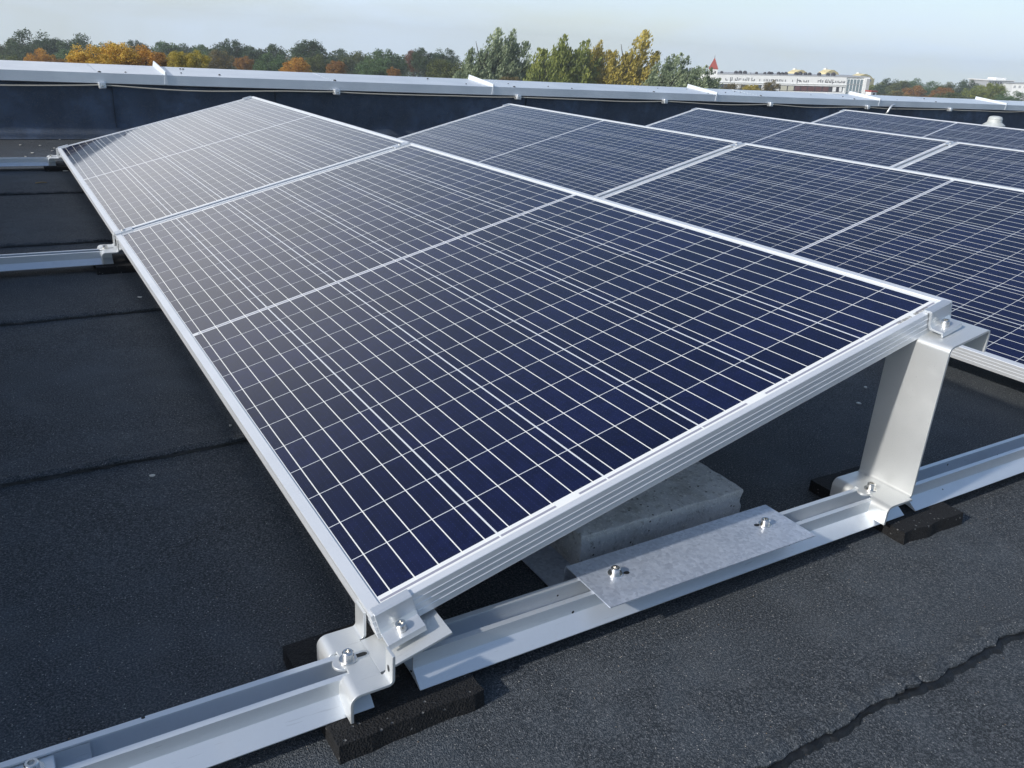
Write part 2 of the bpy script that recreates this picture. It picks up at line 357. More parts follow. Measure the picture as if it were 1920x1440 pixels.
# ------------------------------------------------------------------ solar panels
def frame_bm():
    bm = bmesh.new()
    prof = [(0.0, -FT)]
    for zr in (-0.0265, -0.0180, -0.0095):
        prof += [(0, zr - 0.0009), (-0.0005, zr - 0.0004), (-0.0005, zr + 0.0004), (0, zr + 0.0009)]
    prof += [(0, -0.0008), (0.0008, 0), (0.0098, 0), (0.0105, -0.0008), (0.0105, -0.0016), (0.004, -0.0016), (0.004, -0.0066), (0.0018, -0.0068), (0.0018, -FT + 0.0018), (0.024, -FT + 0.0018), (0.024, -FT)]
    loops = []
    for cxn, cyn in ((0, 0), (1, 0), (1, 1), (0, 1)):
        L_ = []
        for d_, z_ in prof:
            d2 = d_ + 0.0055 if (cxn == 0 and 0.0097 < d_ < 0.0106) else d_
            z_ = z_ - 0.0010 if (cxn == 0 and 0.0104 < d_ < 0.0106 and z_ > -0.001) else z_
            L_.append(bm.verts.new((d2 if cxn == 0 else PW - d_, d_ if cyn == 0 else PL - d_, z_)))
        loops.append(L_)
    n = len(prof)
    for i in range(4):
        a, b = loops[i], loops[(i+1) % 4]
        for j in range(n): bm.faces.new((a[j], b[j], b[(j+1) % n], a[(j+1) % n]))
    return bm
def make_panel():
    root = empty('solar_panel', (0, 0, 0))
    bmobj('frame', frame_bm(), FRAMEM, root)
    bm = bmesh.new(); add_box(bm, 0.0045, PW - 0.0045, 0.0045, PL - 0.0045, -0.0060, -0.0020)
    lam = bmobj('glass_laminate', bm, LAM, root); lam.data.materials.append(BACK)
    for p in lam.data.polygons:
        if p.normal.z < 0.5: p.material_index = 1
    bm = bmesh.new(); add_box(bm, 0.45, 0.54, PL/2 - 0.03, PL/2 + 0.03, -0.024, -0.0062); jb = bmobj('junction_box', bm, BLACK, root); bevel(jb, 0.003)
    return root
PROTO = make_panel()
PG = 'blue solar panels mounted in tilted rows on the flat roof'
def plabel(r, k):
    return {
     (0,1):'nearest and largest solar panel, low corner clamped at the foreground bracket',
     (0,2):'far left solar panel with pale grey sky reflection, right behind the nearest one',
     (1,1):'second row solar panel directly behind the nearest one, cut by the right edge',
     (1,2):'far panel of the second row, touching the top corner joint of the two front panels',
     (2,2):'far panel of the third row from the left, below the white building',
     (2,1):'third row solar panel cut by the right edge, in front of its neighbour',
     (3,2):'backmost solar panel at the right, just in front of the white roof vent',
     (3,1):'near panel of the fourth row beyond the right edge',
    }.get((r, k), 'solar panel of the row to the left of the photographer')
first = True
def place(root, r, x, y, z, rot=(0, 0, 0)):
    dx, dy, dz = ROWS[r]; root.location = (r * PITCH + x + dx, y + (dy if False else 0), z + dz); root.rotation_euler = rot
    return root
PAN = {}
for r, ks in ((0, (1, 2)), (1, (0, 1, 2)), (2, (0, 1, 2)), (3, (1, 2)), (-1, (1, 2))):
    for k in ks:
        o = PROTO if first else copy_tree(PROTO); first = False
        place(o, r, 0, (k - 1) * D + ROWS[r][1], 0, (0, -TILT, 0)); PAN[(r, k)] = o
        tag(o, plabel(r, k) if k else 'near panel of row %s, reaching out of the photo on the right' % {1: 'two', 2: 'three'}[r], 'solar panel', PG)
# serial label strip under the glass of the nearest panel, next to its high corner
bm = bmesh.new(); random.seed(3); y_ = 0.0118
x = 0.885
while x < 0.955:
    wd = random.choice((0.0007, 0.0012, 0.0018)); 
    if not 0.915 < x < 0.921: add_box(bm, x, x + wd, 0.0125, 0.0178, -0.0019, -0.0016)
    x += wd + random.choice((0.0008, 0.0013, 0.0020))
m = M('label ink'); m.set(Base_Color=(0.2, 0.2, 0.2), Roughness=0.6); INK = m.m
bmobj('serial_strip', bm, INK, PAN[(0, 1)])

# ------------------------------------------------------------------ fasteners
def bolt_parts(parent, loc, washer=True, rot=(0, 0, 0), name='bolt', h=0.008):
    bm = bmesh.new(); r = 0.0062
    prof = [(r, 0), (r, h - 0.0009), (r - 0.0009, h)]
    seg = 24; rings = []
    for rr, z in prof: rings.append([bm.verts.new((rr*math.cos(2*math.pi*k/seg), rr*math.sin(2*math.pi*k/seg), z)) for k in range(seg)])
    def hexr(a, f): 
        a = (a % (math.pi/3)) - math.pi/6; return f / math.cos(a)
    for z in (h, h - 0.0035): rings.append([bm.verts.new((hexr(2*math.pi*k/seg, 0.003)*math.cos(2*math.pi*k/seg), hexr(2*math.pi*k/seg, 0.003)*math.sin(2*math.pi*k/seg), z)) for k in range(seg)])
    for r0, r1 in zip(rings, rings[1:]):
        for k in range(seg): bm.faces.new((r0[k], r0[(k+1) % seg], r1[(k+1) % seg], r1[k]))
    bm.faces.new(rings[0][::-1]); fl = bm.faces.new(rings[-1])
    o = bmobj(name, bm, STEEL, parent, loc=loc); o.rotation_euler = rot
    if washer:
        bm = bmesh.new(); lathe(bm, [(0.0098, -0.0016), (0.0098, -0.0004), (0.0094, 0.0), (0.0064, 0.0)], 28)
        bmobj('washer', bm, STEEL, o)
        o.location.z += 0.0016
    return o

# ------------------------------------------------------------------ rails (hat profile with a slot on top)
def rail_profile():
    h = [(-0.0395, -0.0330), (-0.0195, -0.0190), (-0.0195, 0.0), (-0.0122, 0.0), (-0.0122, -0.0022), (-0.0170, -0.0022), (-0.0170, -0.0270)]
    right = [(-y, z) for y, z in h[::-1]]
    under = [(0.0390, -0.0345), (0.0165, -0.0295), (-0.0165, -0.0295), (-0.0390, -0.0345)]
    return h + right + under
RG = 'aluminium mounting rails crossing under the panels'
def rail(r, ky, x0, x1, label):
    yc = YC + ky * D
    bm = bmesh.new(); extrude_profile(bm, rail_profile(), 'x', x0, x1)
    dx, dy, dz = ROWS[r]
    o = bmobj('mounting_rail', bm, RAILM, loc=(0, 0, 0)); 
    root = empty('mounting_rail', (r * PITCH + dx, yc, RAILTOP + dz))
    o.name = 'rail_profile'; o.parent = root
    # inner slot liner so that the slot shows a floor
    tag(root, label, 'rail', RG); return root
POS = {0: 'front', 1: 'middle', 2: 'far'}
for ky in (0, 1, 2):
    for r in (-1, 0, 1, 2, 3):
        if ky == 0 and r > 1: continue
        where = {0: 'nearest to the photographer', 1: 'at the middle joint', 2: 'at the back ends'}[ky]
        if r == -1:
            o = rail(r, ky, 0.038, PITCH - 0.016, {0: 'front rail from the lower left corner to the foreground bracket', 1: 'rail from the left edge to the bracket at the left panel joint', 2: 'rail from the left edge to the far left corner bracket near the parapet'}[ky])
            continue
        lab1 = {0: 'first row', 1: 'second row', 2: 'third row', 3: 'fourth row'}[r]
        dark = {(0, 0): 'long front rail between foreground bracket and tall leg, carrying the galvanised plate',
                (1, 0): 'rail below the near end of the second row panel at the right edge'}.get((r, ky))
        rail(r, ky, 0.038, 0.896, dark or 'rail under the %s of panels, %s' % (lab1, where))
        if not (ky == 0 and r >= 1):
            o = rail(r, ky, 0.926, PITCH - 0.016, 'blue grey rail running from the tall leg to the right edge' if (ky, r) == (0, 0) else 'short rail between the %s and the next, %s' % (lab1, where))
# inner connector and bolt inside the slot of the front rail at lower left
root = empty('rail_connector', (-0.33, YC, RAILTOP)); tag(root, 'bolted connector in the rail slot at the lower left corner', 'connector')
bm = bmesh.new(); extrude_profile(bm, [(-0.0160, -0.0262), (0.0160, -0.0262), (0.0160, -0.0030), (0.0122, -0.0030), (0.0122, -0.0200), (-0.0122, -0.0200), (-0.0122, -0.0030), (-0.0160, -0.0030)], 'x', -0.12, 0.048)
bmobj('connector_body', bm, CLAMP, root)
bm = bmesh.new(); add_box(bm, -0.018, 0.018, -0.0120, 0.0120, -0.0195, -0.003); nb = bmobj('slot_nut', bm, CLAMP, root); bevel(nb, 0.0015)
bolt_parts(root, (0.0, 0, -0.003))

# ------------------------------------------------------------------ bent plates
def bend_profile():
    """arc-length mapping for the plates' left lip: s<0 goes down round a quarter circle"""
    pass
def plate_strip(bm, path, y0, y1, ny=1):
    """path: list of (x,z); a strip of quads from y0 to y1"""
    rows = []
    for k in range(ny + 1):
        y = y0 + (y1 - y0) * k / ny
        rows.append([bm.verts.new((p[0], y, p[1])) for p in path])
    for a, b in zip(rows, rows[1:]):
        for i in range(len(path) - 1): bm.faces.new((a[i], a[i+1], b[i+1], b[i]))
def arc(cx_, cz_, r, a0, a1, n=6):
    return [(cx_ + r * math.cos(R(a0 + (a1 - a0) * i / n)), cz_ + r * math.sin(R(a0 + (a1 - a0) * i / n))) for i in range(n + 1)]
# one side of the foot: lip turned down on the -x side (centre plane of the 3.6 mm plate at z=0)
T_ = 0.0036
def lip(x_edge, drop):          # from bottom up to the flat
    r = 0.010
    return [(x_edge, -drop), (x_edge, -r - 0.001)] + arc(x_edge + r, -r, r, 180, 90, 7)
def lower_bracket():
    root = empty('lower_bracket', (0, 0, 0))
    bm = bmesh.new()
    ys = dict(n0=-0.0535, n1=-0.0185, f1=0.0195, f0=0.0525)
    L = lip(-0.046, 0.033); rr = 0.006
    xa = 0.0 - rr                                  # where the tabs start to turn up
    up = arc(xa, rr, rr, -90, 0, 5)[1:] + [(xa + rr, 0.036)]
    flat = [(-0.012, 0.0), (xa, 0.0)]
    # columns: near tab, near slit, tongue, far slit, far tab  (y relative to the rail centre)
    plate_strip(bm, L + flat + up, -0.0535, -0.0355)
    plate_strip(bm, L + flat, -0.0355, -0.0185)
    # centre: small rounded tongue over the slot
    tong = [(-0.0445, 0.0), (-0.012, 0.0), (xa, 0.0)]
    plate_strip(bm, [(-0.036, 0.0), (-0.012, 0.0), (xa, 0.0)], -0.0185, 0.0195)
    # rounded nose of the tongue
    c_ = [bm.verts.new((-0.036 - 0.0115 * math.sin(math.pi * i / 8), 0.0005 - 0.0115 * math.cos(math.pi * i / 8), 0)) for i in range(9)]
    bm.faces.new(c_)
    plate_strip(bm, L + flat, 0.0195, 0.0270)
    plate_strip(bm, L + flat + up, 0.0270, 0.0525)
    # tilted landing under the panel
    s15 = math.tan(TILT)
    plate_strip(bm, [(xa, 0.0), (0.002, 0.0006), (0.012, 0.0028), (0.080, 0.0028 + 0.068 * s15)], -0.0315, 0.0255)
    bmesh.ops.remove_doubles(bm, verts=bm.verts, dist=0.0001)
    o = bmobj('bent_plate', bm, BRACK, root, smooth=True)
    o.location.z = 0.0022
    thicken(o, T_, 0, 0.0006)
    m_ = o.modifiers.new('wn', 'WEIGHTED_NORMAL')
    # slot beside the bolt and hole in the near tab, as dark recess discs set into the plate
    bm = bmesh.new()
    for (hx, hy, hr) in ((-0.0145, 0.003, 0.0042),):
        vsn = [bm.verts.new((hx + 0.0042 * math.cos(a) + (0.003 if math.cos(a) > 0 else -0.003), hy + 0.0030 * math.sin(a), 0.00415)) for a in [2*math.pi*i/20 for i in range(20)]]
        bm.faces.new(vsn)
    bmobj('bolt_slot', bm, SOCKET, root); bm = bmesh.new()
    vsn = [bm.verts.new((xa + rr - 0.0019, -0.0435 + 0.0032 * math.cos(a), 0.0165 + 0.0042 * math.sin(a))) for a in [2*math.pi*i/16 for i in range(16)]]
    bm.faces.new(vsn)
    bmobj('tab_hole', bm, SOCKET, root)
    b = bolt_parts(root, (-0.0295, 0.002, 0.0042), h=0.009)
    return root
LB = lower_bracket()
BG = 'lower brackets holding the low panel edges'
firstb = True
for r in (0, 1, 2, 3, -1):
    for ky in (0, 1, 2):
        if r == -1 and ky: continue
        o = LB if firstb else copy_tree(LB); firstb = False
        place(o, r, 0, YC + ky * D, RAILTOP)
        lab = {(0, 0): 'large light grey bent bracket bolted on the front rail in the foreground',
               (0, 1): 'light grey bracket with two upright tabs at the joint of the two left panels',
               (0, 2): 'small light grey bracket at the far left low corner of the back panel'}.get((r, ky), 'lower bracket under the %s row of panels, %s' % ({0: 'first', 1: 'second', 2: 'third', 3: 'fourth', -1: 'left hidden'}[r], {0: 'on the front rail', 1: 'on the middle rail', 2: 'on the far rail'}[ky]))
        tag(o, lab, 'bracket', BG)

def support_leg():
    root = empty('support_leg', (0, 0, 0)); bm = bmesh.new()
    L = [(x_ + 0.875, z_) for x_, z_ in lip(-0.046, 0.030)]
    r = 0.006; xl = 0.894; H = 0.2530
    flat = [(0.864, 0.0), (xl - r, 0.0)]
    y0, y1 = -0.0445, 0.0535
    plate_strip(bm, L + flat, y0 - 0.006, -0.0150); plate_strip(bm, [(0.838, 0.0)] + flat, -0.0150, 0.0185); plate_strip(bm, L + flat, 0.0185, y1)
    c_ = [bm.verts.new((0.838 - 0.0105 * math.sin(math.pi * i / 8), 0.0017 - 0.0105 * math.cos(math.pi * i / 8), 0)) for i in range(9)]; bm.faces.new(c_)
    rt = 0.009; a15 = math.degrees(TILT)
    xt, zt = xl + 0.096, H + 0.096 * math.tan(TILT) * 0.72
    path = [(xl - r, 0.0)] + arc(xl - r, r, r, -90, 0, 5)[1:] + [(xl + 0.0005 - 0.002, 0.12), (xl - 0.002, H - rt)] + arc(xl - 0.002 + rt, H - rt, rt, 180, 90 + 11, 7)[1:]
    end = path[-1]; path.append((end[0] + 0.080, end[1] + 0.080 * math.tan(R(11))))
    e2 = path[-1]; q = 0.005
    path += [(e2[0] + 0.0045, e2[1] - 0.0006), (e2[0] + 0.0065, e2[1] - 0.006), (e2[0] + 0.0065, e2[1] - 0.034)]
    plate_strip(bm, path, y0, y1)
    bmesh.ops.remove_doubles(bm, verts=bm.verts, dist=0.0001)
    o = bmobj('bent_plate', bm, BRACK, root, smooth=True); o.location.z = 0.0022
    thicken(o, T_, 0, 0.0006); o.modifiers.new('wn', 'WEIGHTED_NORMAL')
    bolt_parts(root, (0.853, 0.002, 0.0042), h=0.009)
    return root
SL = support_leg(); firstb = True
for r in (0, 1, 2, 3, -1):
    for ky in (0, 1, 2):
        if r == -1 and ky: continue
        o = SL if firstb else copy_tree(SL); firstb = False
        place(o, r, 0, YC + ky * D, RAILTOP)
        tag(o, 'tall bent aluminium leg holding the high near corner of the nearest panel' if (r, ky) == (0, 0) else 'support leg under the high edge of the %s row, %s' % ({0: 'first', 1: 'second', 2: 'third', 3: 'fourth', -1: 'left hidden'}[r], {0: 'on the front rail', 1: 'on the middle rail', 2: 'on the far rail'}[ky]), 'leg', 'support legs holding the high panel edges')

# ------------------------------------------------------------------ clamps (in panel coordinates: u up the slope, z normal to the glass)
def end_clamp():
    root = empty('end_clamp', (0, 0, 0))
    bm = bmesh.new(); t = 0.0032
    # (y, z) profile: lip over the frame, web, foot
    prof = [(0.0085, 0.0004), (0.0085, 0.0034), (0.0065, 0.0042), (-0.0030, 0.0042), (-0.0062, 0.0030), (-0.0052, -0.0180), (-0.0072, -0.0235), (-0.0260, -0.0255), (-0.0265, -0.0330), (-0.0235, -0.0330), (-0.0232, -0.0285), (-0.0040, -0.0268), (-0.0010, -0.0200), (-0.0016, 0.0004)]
    extrude_profile(bm, prof, 'x', 0.0, 0.0460)
    o = bmobj('clamp_body', bm, CLAMP, root); bevel(o, 0.0005)
    bolt_parts(root, (0.0225, -0.0145, -0.0243), False, h=0.009)
    return root
def panelpt(r, u, v, h=0.0):
    dx, dy, dz = ROWS[r]
    return (r * PITCH + dx + u * ct - h * st, v + dy, u * st + h * ct + dz)
EC = end_clamp(); firstb = True
CGp = 'end clamps gripping the short frame sides'
for r, u, lab in ((0, 0.003, 'end clamp with socket bolt on the low near corner above the foreground bracket'),
                  (0, 0.935, 'end clamp with socket bolt on the high near corner atop the tall leg')):
    o = EC if firstb else copy_tree(EC); firstb = False
    o.location = panelpt(r, u, 0); o.rotation_euler = (0, -TILT, 0); tag(o, lab, 'clamp', CGp)
for r in (0, 1, 2, 3):
    for u, wl in ((0.004, 'low'), (0.935, 'high')):
        o = copy_tree(EC); o.location = panelpt(r, u + 0.046, D + PL); o.rotation_euler = (0, 0, 0)
        o.rotation_mode = 'QUATERNION'; o.rotation_quaternion = (Matrix.Rotation(-TILT, 3, 'Y') @ Matrix.Rotation(math.pi, 3, 'Z')).to_quaternion()
        tag(o, 'end clamp on the %s far corner of the %s row, close to the parapet' % (wl, {0: 'left', 1: 'second', 2: 'third', 3: 'fourth'}[r]), 'clamp', CGp)
def mid_clamp():
    root = empty('mid_clamp', (0, 0, 0)); bm = bmesh.new()
    g = GAP / 2
    prof = [(-g - 0.0085, 0.0004), (-g - 0.0085, 0.0034), (g + 0.0085, 0.0034), (g + 0.0085, 0.0004), (g - 0.0015, 0.0004), (g - 0.0015, -0.014), (g - 0.004, -0.014), (g - 0.004, 0.0002), (-g + 0.004, 0.0002), (-g + 0.004, -0.014), (-g + 0.0015, -0.014), (-g + 0.0015, 0.0004)]
    extrude_profile(bm, prof, 'x', 0, 0.05); o = bmobj('clamp_body', bm, CLAMP, root); bevel(o, 0.0005)
    bolt_parts(root, (0.025, 0, 0.0034), False, h=0.004)
    return root
MC = mid_clamp(); firstb = True
for r in (0, 1, 2, 3):
    for u, wl in ((0.001, 'low'), (0.925, 'high')):
        o = MC if firstb else copy_tree(MC); firstb = False
        o.location = panelpt(r, u, PL + GAP / 2); o.rotation_euler = (0, -TILT, 0)
        tag(o, 'flat clamp on the panel joint at the %s edge of the %s row' % (wl, {0: 'left', 1: 'second', 2: 'third', 3: 'fourth'}[r]), 'clamp', 'middle clamps bridging neighbouring panels')

# ------------------------------------------------------------------ rubber pads
def pad(x, y, wx, wy, rot, label, z=ROOF, seed=0, th=0.0212, wave=0.004):
    bm = bmesh.new(); nx, ny = 14, 12; g = {}
    for i in range(nx + 1):
        for j in range(ny + 1):
            a, b = i / nx - 0.5, j / ny - 0.5
            ex = 0.0025 * noise.noise((i * 0.5, j * 0.5, seed)); ey = wave * noise.noise((i * 0.28, seed, 3)) * (1 if j in (0,) else 0.3)
            for l, z_ in ((0, 0.0003), (1, th)):
                g[i, j, l] = bm.verts.new((a * wx + ex * abs(2*a), b * wy + ey + (0.003 if (l and j == 0) else 0), z_ + (0.0005 * noise.noise((i, j, seed)) if l else 0)))
    for i in range(nx):
        for j in range(ny):
            bm.faces.new((g[i,j,1], g[i+1,j,1], g[i+1,j+1,1], g[i,j+1,1])); bm.faces.new((g[i,j,0], g[i,j+1,0], g[i+1,j+1,0], g[i+1,j,0]))
    for i in range(nx):
        for j in (0, ny): bm.faces.new((g[i,j,0], g[i+1,j,0], g[i+1,j,1], g[i,j,1]))
    for j in range(ny):
        for i in (0, nx): bm.faces.new((g[i,j,0], g[i,j+1,0], g[i,j+1,1], g[i,j,1]))
    o = bmobj('rubber_pad', bm, RUBBER, loc=(x, y, z)); o.rotation_euler[2] = rot
    return tag(o, label, 'pad', 'black rubber pads under the rails')
pad(0.014, 0.004, 0.170, 0.176, 0.03, 'thick black rubber pad under the foreground bracket', seed=1, wave=0.007)
pad(0.925, 0.006, 0.150, 0.190, -0.02, 'thick black rubber pad under the tall leg at the right', seed=2, wave=0.006)
for r in (0, 1, 2, 3):
    for ky in (0, 1, 2):
        for xx, wl in ((0.014, 'lower bracket'), (0.912, 'support leg')):
            if (r, ky) == (0, 0) or (ky == 0 and r > 1): continue
            lab = {(0, 1, 'lower bracket'): 'black rubber pad under the bracket at the joint of the two left panels', (0, 2, 'lower bracket'): 'black rubber pad under the small bracket at the far left corner'}.get((r, ky, wl), 'rubber pad below the %s of the %s row on the %s rail' % (wl, {0: 'first', 1: 'second', 2: 'third', 3: 'fourth'}[r], POS[ky]))
            pad(r * PITCH + ROWS[r][0] + xx, YC + ky * D, 0.16, 0.15, 0, lab, seed=r * 7 + ky, th=0.0212 + ROWS[r][2], wave=0.002)

# ------------------------------------------------------------------ ballast tray and block
root = empty('ballast_tray', (0.4725, 0, 0)); tag(root, 'galvanised sheet plate bolted on the front rail and folding down beside the concrete block', 'ballast tray')
bm = bmesh.new(); zt = RAILTOP + 0.0012
plate_strip(bm, [(-0.0620, zt), (0.0335, zt), (0.0355, zt - 0.0015), (0.0362, zt - 0.004), (0.0365, -0.0965), (1.93, -0.0965)], -0.186, 0.186)
for v in bm.verts: v.co = Vector((v.co.y, v.co.x, v.co.z))
o = bmobj('tray_sheet', bm, GALV, root); thicken(o, 0.0016, 0)
bolt_parts(root, (-0.137, YC + 0.002, zt + 0.0008), name='bolt'); bolt_parts(root, (0.140, YC + 0.002, zt + 0.0008), name='bolt')
bm = bmesh.new()
for hx, hy in ((-0.1225, YC - 0.0035), (0.127, YC + 0.006)):
    bm.faces.new([bm.verts.new((hx + 0.0045 * math.cos(a), hy + 0.0032 * math.sin(a), zt + 0.00115)) for a in [2*math.pi*i/16 for i in range(16)]])
bmobj('slot_hole', bm, SOCKET, root)
def concrete_block(x, y, label, seed, z=-0.0955):
    bm = bmesh.new(); wx, wy, h = 0.315, 0.40, 0.058; nx, ny, nz = 26, 30, 6
    add_box(bm, -wx/2, wx/2, 0, wy, 0, h)
    bmesh.ops.subdivide_edges(bm, edges=bm.edges, cuts=22, use_grid_fill=True)
    for v in bm.verts:
        c = v.co; ed = min(wx/2 - abs(c.x), abs(c.z - h) if True else 0); 
        edge_n = sum(1 for q in (wx/2 - abs(c.x) < 1e-4, min(c.y, wy - c.y) < 1e-4, h - c.z < 1e-4) if q)
        n_ = noise.noise_vector((c * 30) + Vector((seed, 0, 0))) * 0.0006 + noise.noise_vector((c * 9) + Vector((0, seed, 0))) * 0.0006 + noise.noise_vector(c * 120) * 0.0007
        if edge_n >= 2:
            ch = max(0, noise.noise(c * 38 + Vector((seed, 5, 0)))) * 0.006 + 0.0008
            inw = Vector((-math.copysign(1, c.x) if wx/2 - abs(c.x) < 1e-4 else 0, (1 if c.y < wy/2 else -1) if min(c.y, wy - c.y) < 1e-4 else 0, -1 if h - c.z < 1e-4 else 0))
            n_ = n_ + inw * (ch * 0.6 + 0.002 * max(0, noise.noise(c * 110)))
        v.co = c + n_
    o = bmobj('concrete_block', bm, CONC, loc=(x, y, z)); bevel(o, 0.0015, 2, 50)
    return tag(o, label, 'concrete block')
concrete_block(0.500, 0.078, 'weathered grey concrete ballast block lying in the galvanised tray under the nearest panel', 1)

# ------------------------------------------------------------------ parapet with coping, cable, clips
WY = 5.19
root = empty('parapet_wall', (2.0, WY, ROOF)); tag(root, 'low parapet wall clad in dark blue-grey roofing felt under a pale sheet metal coping', 'parapet')
bm = bmesh.new(); prev = None; x = -5.0
while x < 24:
    row = []
    for i in range(25):
        t_ = i / 24
        z = ROOF + 0.002 + t_ * 0.385
        y = WY + 0.045 + (0.004 - 0.16 * max(0, 0.22 - t_) ** 1.0 * 1.2)
        wr = 0.010 * noise.noise((x * 1.3, z * 2.0, 4)) + (0.014 * max(0, noise.noise((x * 2.3 + z, z * 7.0, 9))) + 0.006 * noise.noise((x * 9, z * 15, 9))) * (1.0 if 1.7 < x < 3.3 else 0.25)
        row.append(bm.verts.new((x - 2.0, y - WY - wr, z - ROOF)))
    if prev:
        for i in range(24): bm.faces.new((prev[i], row[i], row[i+1], prev[i+1]))
    prev = row; x += 0.03 if x < 6 else 0.2
bmobj('felt_cladding', bm, WALLM, root, smooth=True)
bm = bmesh.new(); add_box(bm, -7.0, 22.0, 0.12, 0.38, -1.6, 0.37); bmobj('wall_core', bm, CONC, root)
# vertical joints in the felt
bm = bmesh.new()
for jx in (0.42, 1.43, 3.44):
    for i in range(22):
        z0 = 0.07 + i * 0.012; 
        a = 0.004 * noise.noise((jx, z0 * 20, 0)); add_box(bm, jx - 2.0 + a, jx - 2.0 + a + 0.0015, 0.036, 0.049 - 0.002, z0, z0 + 0.0125)
bmobj('felt_joint', bm, BITU, root)
fin_x = [-3.96, -1.61, 0.736, 3.112, 5.46, 7.797, 10.167, 12.52, 14.87, 17.2, 19.6]
for i, (a, b) in enumerate(zip(fin_x, fin_x[1:])):
    bm = bmesh.new(); lift = 0.0012 * (i % 2)
    prof = [(0.038, -0.002 + 0.128), (0.0, 0.0 + 0.128), (0.0, 0.128 + 0.0), ]
    # front drip, fascia, sloping top, back fascia  (y from the front face, z world)
    prof = [(0.012, 0.228), (0.0, 0.232), (0.0, 0.2905), (0.395, 0.3250), (0.395, 0.262), (0.392, 0.262), (0.392, 0.321), (0.0025, 0.2865), (0.0025, 0.2345), (0.012, 0.2305)]
    extrude_profile(bm, [(y, z + lift - ROOF) for y, z in prof], 'x', a + 0.001 - 2.0, b - 2.0)
    c = bmobj('coping', bm, COPE, root)
    # standing seam at the joint
    bm = bmesh.new(); q = b - 2.0
    v = [bm.verts.new(p) for p in ((q - 0.012, -0.004, 0.335), (q + 0.012, -0.004, 0.335), (q + 0.012, 0.398, 0.415), (q - 0.012, 0.398, 0.415), (q - 0.003, -0.004, 0.412), (q + 0.003, -0.004, 0.412), (q + 0.003, 0.398, 0.458), (q - 0.003, 0.398, 0.458))]
    for v_ in v: v_.co.z += -0.0
    for f_ in ((0,3,2,1),(4,5,6,7),(0,1,5,4),(1,2,6,5),(2,3,7,6),(3,0,4,7)): bm.faces.new([v[k_] for k_ in f_])
    bmobj('standing_seam', bm, COPE, root)
for sx in (-1.1, 0.348, 1.838, 3.304, 4.727, 6.042, 7.406, 8.8, 10.9):
    bm = bmesh.new()
    for i in range(10):
        a = i / 10; add_box(bm, sx - 2.0 - 0.02 * a - 0.004, sx - 2.0 - 0.02 * a + 0.004, 0.02 + 0.037 * i, 0.02 + 0.037 * (i + 1), 0.3895 + 0.0034 * i - 0.001, 0.3925 + 0.0034 * i + 0.002)
    o = bmobj('flat_seam', bm, COPE, root)
    bm = bmesh.new(); lathe(bm, [(0.012, 0.0), (0.010, 0.006), (0.004, 0.009)], 10, (sx - 2.0 + 0.012, 0.028, 0.392)); bmobj('rivet', bm, BLACK, o)
for i in range(26):
    random.seed(50 + i); px_ = random.uniform(0, 12); bm = bmesh.new(); r_ = random.uniform(0.004, 0.009)
    yy = random.uniform(0.05, 0.30); lathe(bm, [(r_, 0), (r_ * 0.7, r_ * 0.6), (r_ * 0.2, r_ * 0.8)], 7, (px_ - 2.0, yy, 0.3915 + yy * 0.0885)); 
    bmobj('screw_head', bm, BLACK, root)
# cable
clips = [-2.6, -1.12, 0.362, 1.848, 3.333, 4.841, 6.159, 7.60, 9.043, 10.5, 12.0]
bm = bmesh.new(); pts = []
for a, b in zip(clips, clips[1:]):
    for i in range(12):
        t_ = i / 12; sag = 0.010 + 0.014 * abs(noise.noise((a * 3.3, 0, 0)))
        pts.append((a + (b - a) * t_ - 2.0, -0.020, 0.222 - ROOF - sag * 4 * t_ * (1 - t_) * (1 + 0.5 * math.sin(t_ * 5 + a)) + 0.003 * noise.noise((a + t_ * 3, 1, 0))))
pts = [(p[0] + 2.0, p[1] + WY, p[2] + ROOF) for p in pts]
tube(bm, pts, 0.0040, 8); cb = bmobj('lightning_cable', bm, CABLE, smooth=True)
tag(cb, 'thin beige conductor cable sagging along the parapet just below the coping', 'cable')
def clip():
    root = empty('cable_clip', (0, 0, 0)); bm = bmesh.new(); add_box(bm, -0.021, 0.021, -0.030, 0.020, -0.024, 0.016)
    o = bmobj('clip_body', bm, CLAMP, root); bevel(o, 0.007, 2)
    bm = bmesh.new(); lathe(bm, [(0.006, 0), (0.006, 0.005), (0.003, 0.006)], 10); b = bmobj('screw', bm, STEEL, root, loc=(0, -0.030, -0.004)); b.rotation_euler[0] = R(90)
    return root
CL = clip(); fb = True
for i, cx_ in enumerate(clips[2:9]):
    o = CL if fb else copy_tree(CL); fb = False
    o.location = (cx_, WY - 0.004, 0.226); o.rotation_euler[1] = 0.05 * ((i * 37) % 5 - 2)
    tag(o, 'shiny clip holding the beige cable under the coping, %s from the left' % ('first', 'second', 'third', 'fourth', 'fifth', 'sixth', 'seventh')[i], 'clip', 'metal cable clips along the parapet')
bm = bmesh.new(); hk = [(7.90, WY - 0.03, 0.150), (7.905, WY - 0.045, 0.185), (7.92, WY - 0.05, 0.222), (7.945, WY - 0.05, 0.248), (7.985, WY - 0.05, 0.258), (8.01, WY - 0.03, 0.25)]
tube(bm, hk, 0.011, 8); o = bmobj('hook_pipe', bm, CLAMP, smooth=True); tag(o, 'small bent metal pipe hooked over the coping edge near the backmost panel', 'pipe')
